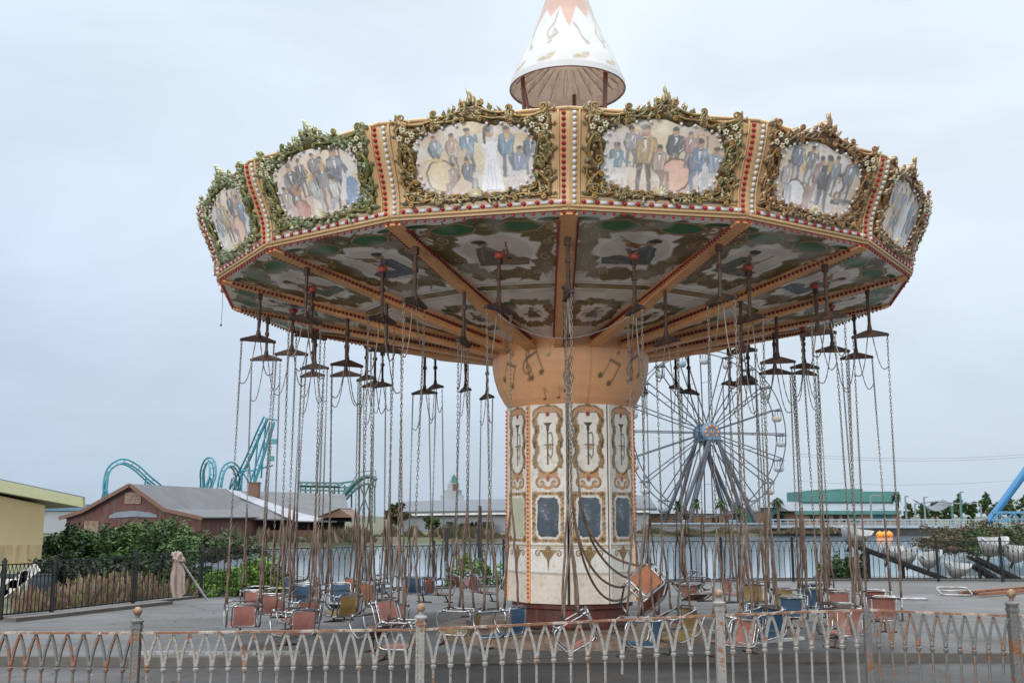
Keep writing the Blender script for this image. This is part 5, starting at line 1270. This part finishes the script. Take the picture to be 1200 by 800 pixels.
bld('low grey-brown lakeside building with pale roof behind the ferris wheel',150,752,894,601,8,M['brick'],M['metalroof'],wins=[(790,812,603,614,'window',M['glass']),(835,842,604,618,'door',M['glass']),(858,876,603,612,'window',M['glass'])])
bld('small teal-topped building at the end behind the right ferris wheel gondolas',146,878,928,594,6,M['teal'],M['metalroof'],wins=[(885,895,600,617,'door',M['brick']),(906,918,601,613,'window',M['glass'])])
tb=bld('long teal lakeside building with pale metal roof, tan walls and arched openings',140,934,1054,598,11,M['brick'],M['metalroof'],14,1.2,wins=[(949,955,601,610,'window',M['glass']),(962,971,599,612,'door',M['glass']),(977,983,601,610,'window',M['glass']),(997,1006,598,612,'door',M['teal']),(1024,1044,596,610,'wall_panel',M['teal']),(988,993,600,612,'window',M['glass'])])
b0=tb.location.copy(); b=MB()
for (x0,x1,y) in ((940,1054,575.5),(985,1011,572.5),(960,972,573.5)):
    p,q=P(x0,588,145+(y<575)*.2),P(x1,y,145+(y<575)*.2); b.box((p+q)/2-b0+Vector((0,4,0)),(q.x-p.x,8,q.z-p.z))
b.build('parapet',M['teal'],tb)
b=MB(); p,q=P(932,602,138.6),P(1056,598.5,138.6); b.box((p+q)/2-b0,(q.x-p.x,.2,.5)); b.build('teal_frieze',M['teal'],tb)
t=thing('boardwalk','long pale railed boardwalk on a dark sea wall along the far right shore','boardwalk',tuple(P(1000,625,131))); t.location.z=FZ; b0=t.location.copy()
p,q=P(898,618,131),P(1240,616.5,131); b=MB(); b.box((p+q)/2-b0+Vector((0,1.6,0)),(q.x-p.x,4,.22)); b.build('deck',M['board'],t)
b=MB(); b.box((p+q)/2-b0+Vector((0,.6,-1.1)),(q.x-p.x,1.0,2.0)); b.build('sea_wall',M['darkwall'],t)
b=MB()
for z in(.35,.62,1.0): b.bar(Vector((p.x,131,p.z+z))-b0,Vector((q.x,131,p.z+z))-b0,.07,.10 if z<.9 else .14)
n=40
for i in range(n+1): x=p.x+(q.x-p.x)*i/n; b.bar(Vector((x,131,p.z))-b0,Vector((x,131,p.z+1.05))-b0,.1)
b.build('railing',M['board'],t)
t=thing('dock_wall','weathered grey timber dock wall along the far shore under the ferris wheel','dock',tuple(P(830,625,128))); t.location.z=FZ; b0=t.location.copy()
p,q=P(752,623,128),P(902,613.5,128); b=MB(); b.box((p+q)/2-b0,(q.x-p.x,.8,q.z-p.z)); b.build('wall',mat('dock_planks',(.15,.155,.15),.8,var=.35,scale=1),t); b=MB(); b.bar(Vector((p.x,127.5,q.z+.05))-b0,Vector((q.x,127.5,q.z+.05))-b0,.3,.15); b.build('cap_rail',M['board'],t)
# orange floats, lamp posts, frames
for i,x in enumerate((1031,1039,1046)):
    g=P(x,624,124); b=MB(); b.ball((0,0,0),.46,14,9,sc=(1,1,.9)); b.tube([(-.08,0,.38),(0,0,.5),(.08,0,.38)],.04,5); o=b.build('orange_float',mat('orange_float',(.75,.24,.02),.45) if i==0 else bpy.data.materials['orange_float'],None,True); o.location=(g.x,124+.6*i,WZ+.25); tag(o,['orange round float on the water, left of the three','orange round float on the water, middle of the three','orange round float on the water, right of the three'][i],'float','orange floats on the water')
for i,(x,yt,arm,m,lab) in enumerate(((1022,581,8,'metalroof','pale lamp post with a flat white lamp in front of the teal building'),(1063,582,0,'metalroof','thin white post just right of the teal building'),(1085,583,0,'metalroof','thin white post under the canopy frame'),(1117,592,-8,'teal','short teal lamp post with a small arm'),(1128,577,0,'teal','tall teal post in front of the tree line'),(1151,590,-22,'metalroof','white post with a long arm reaching left'))):
    g=P(x,618,132.5); z1=P(x,yt,132.5).z-FZ; t=thing('lamp_post',lab,'lamp post',(g.x,132.5,FZ)); b=MB(); b.tube([(0,0,0),(0,0,z1)],[.14,.10],8); b.build('pole',M[m],t)
    ax=(arm or 2)*.11; b=MB(); b.tube([(0,0,z1-.05),(ax*.5,0,z1+.12),(ax,0,z1+.1)],.07,6); b.box((ax,0,z1+.08),(.9 if arm>0 else .4,.4,.14)); b.build('lamp_head',M['metalroof'],t)
t=thing('canopy_frame','white tubular frame with a sagging dark canopy near the right boardwalk','frame',tuple(P(1098,618,136))); t.location.z=FZ; b0=t.location.copy(); b=MB()
for x in(1072,1125): g=P(x,590,136); b.tube([dn(g,FZ)-b0,g-b0],.1,6)
b.tube([P(1072,590,136)-b0,P(1098,587,136)-b0,P(1125,590,136)-b0],.1,6); b.build('frame',M['metalroof'],t)
b=MB(); n=9; L=[P(1080+36*i/n,590+9*math.sin(PI*i/n),136)-b0 for i in range(n+1)]; 
for i in range(n): b.slab([L[i],L[i+1],L[i+1]+Vector((0,3,.6)),L[i]+Vector((0,3,.6))],.05)
b.build('canopy',M['greyroof'],t)
# blue coaster beam at the right edge
t=thing('blue_steel_ride','bright blue steel ride beam rising steeply at the right edge, with a low lattice truss','ride',tuple(P(1180,615,120))); t.location.z=FZ; b0=t.location.copy()
b=MB(); b.tube([P(1158,612,120)-b0,P(1163,605,120)-b0,P(1202,552,120)-b0,P(1250,480,120)-b0],[.42,.42,.46,.46],12); b.build('beam',M['bluesteel'],t)
b=MB(); 
for y in(600,610): b.bar(P(1163,y,119)-b0,P(1260,y,119)-b0,.25)
for i in range(12): x=1163+8*i; b.bar(P(x,600 if i%2 else 610,119)-b0,P(x+8,610 if i%2 else 600,119)-b0,.18)
b.build('truss',mat('pale_blue_steel',(.08,.22,.36),.45),t)
# power lines
t=thing('power_lines','thin overhead power lines sagging across the right sky','power lines',tuple(P(1240,610,230))); t.location.z=FZ; b0=t.location.copy()
for (ya,yb) in ((531,518),(534,521),(563,546)):
    A=P(930,ya,236);B=P(1330,yb,224); b=MB(); b.tube([A.lerp(B,s)+Vector((0,0,-2.2*4*s*(1-s)))-b0 for s in np.linspace(0,1,16)],.035,4); b.build('wire',M['greyroof'],t)
for x in(1330,): 
    g=P(x,500,224); b=MB(); b.tube([dn(g,FZ)-b0,g-b0],[.3,.2],8); b.bar(g-b0+Vector((-2,0,-.6)),g-b0+Vector((2,0,-.6)),.2); b.build('pole',M['wood'],t)
# ------------------------------------------------------------------ turquoise roller coaster far left
t=thing('roller_coaster','turquoise steel roller coaster with tall inclined lifts and loops behind the barns','roller coaster',tuple(P(230,620,190))); t.location.z=FZ; b0=t.location.copy()
def smooth(pts,n=6):
    out=[];m=len(pts)
    for i in range(m-1):
        p0,p1,p2,p3=[Vector(pts[min(max(k,0),m-1)]) for k in(i-1,i,i+1,i+2)]
        for k in range(n):
            u=k/n; out.append(.5*((2*p1)+(p2-p0)*u+(2*p0-5*p1+4*p2-p3)*u*u+(3*p1-p0-p2*1.0*0-3*p2+p3)*u**3))
    out.append(Vector(pts[-1])); return out
def track(pp,g=.62,name='track',tie=.1):
    pts=smooth([P(x,y,Y)-b0 for x,y,Y in pp],7); b=MB(); L=[];Rr=[]
    for i,p in enumerate(pts):
        d=(pts[min(i+1,len(pts)-1)]-pts[max(i-1,0)]).normalized(); s=d.cross(Vector((0,1,0))); s=s.normalized() if s.length>1e-3 else Vector((1,0,0)); s=(s*.75+Vector((0,.65,0))).normalized()
        L.append(p+s*g);Rr.append(p-s*g)
    b.tube(L,.17,6); b.tube(Rr,.17,6); b.tube([(p+q)/2+Vector((0,.5,-.25)) for p,q in zip(L,Rr)],.15,6)
    acc=9
    for i in range(len(L)):
        if i: acc+=(pts[i]-pts[i-1]).length
        if acc>1.35: acc=0; b.bar(L[i],Rr[i],.13)
    b.build(name,M['coaster'],t,True)
def sup(a,c,r=.22,Y=190):
    b=MB(); b.tube([P(*a,Y)-b0,P(*c,Y)-b0],r*.62,6); b.build('support',M['coasterlt'],t)
track([(122,606,188),(125,588,188),(123,570,188),(127,551,189),(137,542,190),(147,541,191),(160,548,192),(173,560,193),(190,574,195),(206,590,196)])
for a in (((127,552),(114,606)),((127,556),(122,606)),((171,560),(166,590)),((171,560),(178,590)),((115,600),(124,575))): sup(*a)
track([(232,590,196),(237,570,195),(237,553,194),(241,541,193),(246,539,192),(249,545,191),(249,558,190),(244,572,189),(238,592,188)],.6)
for a in (((246,558),(238,595)),((247,560),(250,595))): sup(*a)
track([(255,590,188),(258,565,188),(262,550,189),(269,544,190),(276,548,191),(280,560,192),(277,575,193),(270,595,194)],.6)
sup((272,560),(262,598)); sup((275,565),(282,598))
track([(262,590,196),(276,566,194),(291,536,192),(303,508,190),(312,489,189)],.75)
track([(295,568,188),(303,545,188),(311,520,188),(319,495,188)],.75)
for a in (((283,550),(283,600)),((291,536),(297,600)),((303,508),(297,568)),((312,490),(306,560)),((319,495),(308,600)),((314,510),(322,494)),((300,550),(320,545)),((311,490),(325,492)),((309,520),(322,519)),((283,551),(300,551)),((283,551),(298,575)),((297,568),(303,600))): sup(*a,.25)
for (x,y) in ((322,517),(318,537)): 
    b=MB(); b.box(P(x,y,188)-b0,(.9,1,.9)); b.build('platform',M['coaster'],t)
# dark green ride structure
t=thing('flume_ride','dark green steel ride structure with a sloping chute and an arched top','ride',tuple(P(395,620,125))); t.location.z=FZ; b0=t.location.copy()
def bb(nm,segs,w,m,Y=125):
    for a,c in segs:
        b=MB(); b.bar(P(*a,Y)-b0,P(*c,Y)-b0,w); b.build(nm,m,t)
bb('platform',[((349,565),(398,566)),((352,570),(408,571)),((398,566),(420,563)),((349,569),(398,570)),((352,574),(408,575))],.22,M['tealdk'])
bb('lattice',[((349+7*i,565+(i%2)*4),(356+7*i,565+((i+1)%2)*4)) for i in range(8)],.12,M['tealdk'])
b=MB(); c=smooth([P(x,y,125)-b0 for x,y in ((378,604),(392,592),(405,578),(414,568),(424,560),(434,558),(441,562))],5); 
for off in(-.5,.5): b.tube([p+Vector((0,off,0)) for p in c],.26,6)
for p in c[::2]: b.bar(p+Vector((0,-.5,0)),p+Vector((0,-.5,-.9)),.12)
b.tube([p+Vector((0,-.5,-.9)) for p in c],.16,6)
b.build('chute',M['tealdk'],t)
bb('column',[((x,568),(x,612)) for x in(352,358,364,372,379,386,392,397,404,412,421,427,433,439)],.18,M['tealdk'],126)
bb('brace',[((354,572),(372,590)),((386,572),(404,595)),((421,566),(433,600)),((433,566),(421,600)),((404,575),(386,600))],.13,M['tealdk'],126)
bb('rail',[((420,553),(440,551)),((440,551),(441,562)),((420,553),(412,565))],.08,M['wheelsteel'],125)
# ------------------------------------------------------------------ ferris wheel
YF=138.0; H=P(828,507,YF); PXM=YF*1.0/1200; RW=96*PXM
fw=thing('ferris_wheel','pale steel ferris wheel with thin spokes standing on the far shore','ferris wheel',(H.x,YF,FZ),R_(14)); hz=H.z-FZ
b=MB()
for y in(-1.3,1.3): b.tube([(RW*math.cos(a),y,hz+RW*math.sin(a)) for a in np.linspace(0,2*PI,60,endpoint=False)],.08,5,True)
for i in range(20):
    a=2*PI*i/20; b.bar((RW*math.cos(a),-1.3,hz+RW*math.sin(a)),(RW*math.cos(a),1.3,hz+RW*math.sin(a)),.07)
b.build('rim',M['wheelsteel'],fw)
for i in range(20):
    a=2*PI*i/20; b=MB()
    for y in(-1,1): b.bar((1.2*math.cos(a),y*1.0,hz+1.2*math.sin(a)),(RW*math.cos(a),y*1.3,hz+RW*math.sin(a)),.13)
    c=(RW*.62*math.cos(a),0,hz+RW*.62*math.sin(a)); b.bar((RW*.62*math.cos(a),-1.2,hz+RW*.62*math.sin(a)),(RW*.62*math.cos(a),1.2,hz+RW*.62*math.sin(a)),.05); b.build('spoke',M['wheelsteel'],fw)
b=MB(); b.lathe([(0,-1.7),(.9,-1.7),(1.35,-1.5),(1.35,-1.2),(.8,-1.0),(.8,1.0),(1.35,1.2),(1.35,1.5),(0,1.7)],24); b.v=[(v[0],v[2],v[1]+hz) for v in b.v]; hb=b.build('hub',M['wheelblue'],fw)
b=MB()
for i in range(10): a=2*PI*i/10; b.ball((.85*math.cos(a),-1.78,hz+.85*math.sin(a)),.2,8,5,sc=(1,.4,1))
b.ball((0,-1.78,hz),.32,10,6,sc=(1,.5,1)); b.build('hub_ornament',mat('orange_ornament',(.50,.20,.06),.5),hb,True)
for y in(-2.2,2.2):
    for sx,wd in((-1,0),(1,0)):
        for k in(0,1):
            b=MB(); b.tube([(sx*.4,y,hz-.6),(sx*(4.3+1.7*k),y*1.15,-.2)],[.22,.30],8); b.build('leg',M['wheelsteel'],fw)
b=MB(); b.box((0,0,hz-.9),(1.8,5,.35)); b.build('axle_bearing',M['wheelblue'],fw)
GC=[(.36,.38,.40),(.22,.30,.36),(.38,.35,.30)]
GM=[mat('gondola_white',GC[0],.4),mat('gondola_blue',GC[1],.4),mat('gondola_cream',GC[2],.4)]
def gon(m):
    b=MB(); b.lathe([(0,-1.75),(.45,-1.7),(.68,-1.45),(.72,-1.0),(.66,-1.0),(.6,-1.4),(.0,-1.6)],14); return b.mesh('gondola_bucket',m,True)
b=MB(); b.lathe([(.0,.02),(.3,-.02),(.85,-.16),(.85,-.22),(.0,-.12)],14); GT=b.mesh('gondola_roof',M['wheelsteel'],True)
b=MB()
for i in range(4): a=PI/4+PI/2*i; b.bar((.6*math.cos(a),.6*math.sin(a),-1.1),(.6*math.cos(a),.6*math.sin(a),-.15),.06)
b.bar((0,-1.3,0),(0,1.3,0),.08); GP=b.mesh('gondola_frame',M['wheelsteel'])
gm=[gon(m) for m in GM]; cz,sz=math.cos(R_(14)),math.sin(R_(14))
GL=['white','pale blue','cream']
for i in range(20):
    a=2*PI*i/20; x=RW*math.cos(a); j=[0,2,0,1,0,0,1,0,2,0][i%10]
    deg=round(math.degrees(a)); pos='level with the hub on the right' if i==0 else 'level with the hub on the left' if i==10 else 'at the very top' if i==5 else 'at the very bottom' if i==15 else f"{ORD[[i,10-i,i-10,20-i][i//5]-1]} {'above' if i<10 else 'below'} hub level on the {'right' if math.cos(a)>0 else 'left'}"
    t=thing('gondola',f'{GL[j]} open bucket gondola of the ferris wheel, {pos}','gondola',(H.x+x*cz,YF+x*sz,H.z+RW*math.sin(a)),R_(14),'ferris wheel gondolas')
    link('bucket',gm[j],t); link('roof',GT,t); link('frame',GP,t)
# ------------------------------------------------------------------ white shell cars on black arms at the right
M['shell']=mat('dirty_white_fibreglass',(.30,.31,.31),.45,var=.2,scale=2,alt=(.20,.18,.15),alt_amt=.7,alt_scale=2)
def kid_ride(label,arms,Y,name='kiddie_ride_arm'):
    t=thing(name,label,'ride frame',tuple(P(*arms[0][0],Y))); t.location.z=0; b0=t.location.copy()
    for a,c in arms:
        b=MB(); 
        for off in(-.25,.25): b.bar(P(*a,Y)+Vector((0,off,0))-b0,P(*c,Y)+Vector((0,off,0))-b0,.07,.09)
        m=5
        for k in range(m): p=P(*a,Y).lerp(P(*c,Y),(k+.5)/m); b.bar(p+Vector((0,-.25,0))-b0,p+Vector((0,.25,0))-b0,.04)
        b.build('arm',M['blackiron'],t)
    for a,c in arms[:1]:
        for k in(.12,.5,.95):
            p=P(*a,Y).lerp(P(*c,Y),k); b=MB(); b.bar(Vector((p.x,p.y,-.05))-b0,p-b0,.07); b.build('leg',M['blackiron'],t)
YK=27.9
b=MB(); z=-.03; q=[P(985,681,27),P(1330,683,27)]; b.v=[(q[0].x,26.4,z),(q[1].x,26.4,z),(q[1].x,29.4,z),(q[0].x,29.4,z),(q[0].x,29.4,-1.6),(q[1].x,29.4,-1.6),(q[0].x,26.4,-1.6)]; b.f=[(0,1,2,3),(3,2,5,4),(0,3,4,6)]; tag(b.build('landing',M['concrete']),kind='structure')
kid_ride('black steel ride arm sloping down behind the far fence beside the green shrub',[((1004,640),(1112,680)),((1112,680),(1122,681))],YK)
kid_ride('black steel ride arm sloping down behind the far fence at the right edge',[((1138,652),(1215,690)),((1138,660),(1178,686))],YK)
def shell_mesh():
    b=MB(); n=18
    for j,(s,z) in enumerate(((.15,-.42),(.42,-.34),(.74,-.10),(1.0,.22),(.94,.22),(.66,-.06),(.4,-.24),(.0,-.28))):
        for i in range(n):
            a=2*PI*i/n; w=1+.05*math.sin(6*a)*(j>1); lift=.22*max(0,math.cos(a))**2*(j in(3,4))
            b.v.append((.50*s*w*math.cos(a)*1.15,.36*s*w*math.sin(a),z*.9+lift))
    for j in range(7):
        for i in range(n): b.f.append((j*n+i,j*n+(i+1)%n,(j+1)*n+(i+1)%n,(j+1)*n+i))
    b.f.append(tuple(range(n-1,-1,-1))); return b.mesh('shell',M['shell'],True)
smh=shell_mesh(); b=MB(); b.tube([(0,0,-.33),(0,0,-.62)],.05,8); stm=b.mesh('stalk',M['iron'])
b=MB(); b.slab([(-.2,-.22,-.1),(-.2,.22,-.1),(-.32,.22,.2),(-.32,-.22,.2)],.04); bkm2=b.mesh('backrest',M['greybldg'])
for i,(x,y,rz,tl,sc,lab) in enumerate(((1001,628,.2,.35,1.05,'long dirty white shell-shaped ride car tipped on the high end of the left arm'),(1043,648,PI,.15,.85,'white shell-shaped ride car behind the fence, just right of the high car'),(1062,653,.3,-.2,.8,'small white shell-shaped ride car beside the chains on the right'),(1089,656,1.3,-.1,.85,'upright white shell-shaped ride car in the middle of the left arm'),(1121,667,.2,.25,.85,'white shell-shaped ride car near the ground at the end of the left arm'),(1162,640,1.4,.1,1.05,'big round white shell-shaped ride car over the right arm'),(1190,648,0,.2,.95,'white shell-shaped ride car at the right edge'))):
    p=P(x,y,YK-.1); t=thing('shell_car',lab,'ride car',p,rz,'shell cars of the small ride'); t.rotation_euler=(.38,tl,rz*.15); t.scale=(sc*.72,)*3
    link('shell',smh,t); link('stalk',stm,t); link('backrest',bkm2,t)
# rusty frames lying on the pad at the right
t=thing('rusty_ladder_frame','long rusty ladder-like frame lying on the concrete at the right edge','scrap',tuple(G(1150,698))); b0=t.location.copy(); A=G(1136,699);B=G(1235,690); u=(B-A).normalized(); s=Vector((-u.y,u.x,0))*.22
b=MB()
for k in(-1,1): b.bar(A+s*k+Vector((0,0,.06))-b0,B+s*k+Vector((0,0,.06))-b0,.06)
b.build('side_rail',mat('rust_rail',(.22,.09,.04),.7,var=.3),t); b=MB()
for k in range(12): p=A.lerp(B,(k+.5)/12)+Vector((0,0,.05)); b.bar(p-s-b0,p+s-b0,.03)
b.build('rung',M['iron'],t)
g=G(1120,698); b=MB(); b.tube(rounded([(-.32,-.1,.03),(.28,-.2,.03),(.3,.15,.16),(-.3,.25,.16)],.08),.016,8,True); b.tube([(-.3,.1,.1),(.29,.0,.1)],.014,6); o=b.build('chair_scrap',M['chrome'],None,True); o.location=g; tag(o,'small bent chrome chair frame lying on the concrete left of the rusty ladder frame','scrap')
b=MB(); g=G(1040,703); b.tube(rounded([(-.5,-.05,.03),(.75,-.1,.03),(.8,.1,.03),(-.5,.12,.03)],.05),.014,8,True); o=b.build('chair_scrap',M['chrome'],None,True); o.location=g; tag(o,'flat chrome bar frame lying on the concrete beside the red-brown seats on the right','scrap')
# leaning pole with a draped cloth
g=G(243,703); top=P(208,651,19.9); b=MB(); b.tube([g+Vector((0,0,.0)),top],[.020,.018],8); o=b.build('leaning_pole',M['whitewood']); tag(o,'thin pale pole leaning against the black fence','pole')
t=thing('draped_cloth','dirty pink cloth knotted round the leaning pole and hanging down in limp folds','cloth',tuple(P(210,653,19.86))); t.scale=(.92,.92,.92)
r=random.Random(8); b=MB(); nx,ny=26,24
def cl(u,v):   # u across 0..1, v down 0..1: a limp sheet gathered at the pole, wider and slanted at the hem
    w=.10+.20*min(1,v*2.6)**.8-.05*max(0,v-.6); x=-.05+.12*v+(u-.5)*w+.015*math.sin(6*v)
    y=-.05+.030*math.sin(u*15+2*v)*(.35+v*.6)+.02*math.sin(u*7-3*v)
    z=.02-.80*v+(.10*(u-.5)+.03*math.sin(u*9))*v-.07*(1-v)*(2*u-1)**2
    return (x,y,z)
for k in(0,1):
    for a in range(ny+1):
        for c in range(nx+1):
            x,y,z=cl(c/nx,a/ny); b.v.append((x,y+.012*k,z))
K=(nx+1)*(ny+1)
for a in range(ny):
    for c in range(nx):
        q=(a*(nx+1)+c,a*(nx+1)+c+1,(a+1)*(nx+1)+c+1,(a+1)*(nx+1)+c); b.f+=[q,tuple(K+i2 for i2 in q[::-1])]
for c in range(nx): q=ny*(nx+1)+c; b.f.append((q+1,q,K+q,K+q+1))
for a in range(ny):
    for e in(0,nx): q=a*(nx+1)+e; b.f.append((q,q+nx+1,K+q+nx+1,K+q))
b.build('hanging_cloth',M['cloth'],t,True)
b=MB()
for k in range(5):   # the knot: loose turns of the cloth round the pole
    ax=Vector((r.uniform(-1,1),r.uniform(-.6,.6),r.uniform(-1,1))).normalized(); e1=ax.orthogonal().normalized(); e2=ax.cross(e1)
    o0=Vector((r.uniform(-.05,.06),r.uniform(-.03,.01),r.uniform(-.05,.06))); b.tube([o0+e1*.065*math.cos(q)+e2*(.055+.02*math.sin(2*q))*math.sin(q) for q in np.linspace(0,2*PI,16,endpoint=False)],[.032+.012*math.sin(3*q+k) for q in range(16)],7,True)
b.slab([(.02,-.05,.04),(.13,-.07,.0),(.17,-.06,-.12),(.06,-.05,-.05)],.015); b.slab([(-.04,-.05,.06),(-.13,-.06,.13),(-.15,-.05,.05),(-.06,-.05,.0)],.015)
b.build('knot',mat('stained_red_cloth',(.33,.27,.245),.85,0,var=.2,scale=10,alt=(.22,.09,.075),alt_amt=.7,alt_scale=9,alt_lo=.5,alt_hi=.58),t,True)
kp=[G(20,726),G(60,722),G(120,715),G(200,706)]
tag(strip('fence_kerb',[(p.x,p.y-.25) for p in kp],.30,.06,M['kerb'],-.02),kind='structure')
# ------------------------------------------------------------------ sky, sun, camera
w=bpy.data.worlds.new('World'); S.world=w; w.use_nodes=True; nt=w.node_tree; N=nt.nodes; L=nt.links; N.clear()
out=N.new('ShaderNodeOutputWorld'); bg1=N.new('ShaderNodeBackground'); bg2=N.new('ShaderNodeBackground'); add=N.new('ShaderNodeAddShader')
SE,SA=R_(13),R_(205)
sky=N.new('ShaderNodeTexSky'); sky.sky_type='NISHITA'; sky.sun_disc=False; sky.sun_elevation=SE; sky.sun_rotation=SA; sky.dust_density=4; sky.air_density=1
bg1.inputs[1].default_value=.012; L.new(sky.outputs[0],bg1.inputs[0])
tc=N.new('ShaderNodeTexCoord'); sx=N.new('ShaderNodeSeparateXYZ'); L.new(tc.outputs['Generated'],sx.inputs[0])
cr=N.new('ShaderNodeValToRGB'); L.new(sx.outputs['Z'],cr.inputs[0]); e=cr.color_ramp; e.elements[0].position=0; e.elements[0].color=(*[c*.95 for c in lin(192,207,222)],1); e.elements[1].position=.14; e.elements[1].color=(*lin(208,221,236),1)
x=e.elements.new(.30); x.color=(*lin(224,235,247),1); x=e.elements.new(.46); x.color=(*lin(229,240,250),1); x=e.elements.new(1.0); x.color=(.95,.96,.98,1)
mp=N.new('ShaderNodeMapping'); mp.inputs['Scale'].default_value=(2.2,2.2,5.5); L.new(tc.outputs['Generated'],mp.inputs[0])
nz=N.new('ShaderNodeTexNoise'); nz.inputs['Scale'].default_value=1.6; nz.inputs['Detail'].default_value=5; nz.inputs['Roughness'].default_value=.5; nz.inputs['Distortion'].default_value=.4; L.new(mp.outputs[0],nz.inputs['Vector'])
mr=N.new('ShaderNodeMapRange'); mr.inputs[1].default_value=.3; mr.inputs[2].default_value=.7; mr.inputs[3].default_value=.90; mr.inputs[4].default_value=1.08; L.new(nz.outputs['Fac'],mr.inputs[0])
vm=N.new('ShaderNodeVectorMath'); vm.operation='SCALE'; L.new(cr.outputs[0],vm.inputs[0]); L.new(mr.outputs[0],vm.inputs['Scale']); ax=N.new('ShaderNodeMapRange'); ax.inputs[1].default_value=-.5; ax.inputs[2].default_value=.1; L.new(sx.outputs['X'],ax.inputs[0])
lm=N.new('ShaderNodeMix'); lm.data_type='RGBA'; L.new(ax.outputs[0],lm.inputs['Factor']); lm.inputs[6].default_value=(.90,.945,1.0,1); lm.inputs[7].default_value=(1.03,1.03,1.02,1)
ml=N.new('ShaderNodeMix'); ml.data_type='RGBA'; ml.blend_type='MULTIPLY'; ml.inputs['Factor'].default_value=1; L.new(vm.outputs[0],ml.inputs[6]); L.new(lm.outputs[2],ml.inputs[7]); L.new(ml.outputs[2],bg2.inputs[0])
# overcast luminance rises towards the zenith
m2=N.new('ShaderNodeMapRange'); m2.inputs[1].default_value=.52; m2.inputs[2].default_value=1.0; m2.inputs[3].default_value=1.0; m2.inputs[4].default_value=5.2; L.new(sx.outputs['Z'],m2.inputs[0]); L.new(m2.outputs[0],bg2.inputs[1])
L.new(bg1.outputs[0],add.inputs[0]); L.new(bg2.outputs[0],add.inputs[1]); L.new(add.outputs[0],out.inputs[0])
sun=bpy.data.lights.new('sun','SUN'); sun.energy=1.6; sun.angle=R_(20); sun.color=(1,.96,.90); so=bpy.data.objects.new('sun',sun); COL.objects.link(so)
# sun behind the camera, to the left
az=R_(25); dvec=Vector((math.sin(az)*math.cos(SE),math.cos(az)*math.cos(SE),-math.sin(SE)))
so.rotation_euler=dvec.to_track_quat('-Z','Y').to_euler()
cam=bpy.data.cameras.new('camera'); cam.sensor_width=36; cam.lens=36*FPX/1200; cam.clip_end=3000; cam.clip_start=.05
co_=bpy.data.objects.new('camera',cam); COL.objects.link(co_); co_.location=(0,0,CAMH); co_.rotation_euler=(PI/2+PITCH,0,0); S.camera=co_
S.view_settings.view_transform='Standard'; S.view_settings.look='None'; S.view_settings.exposure=0; S.view_settings.gamma=1
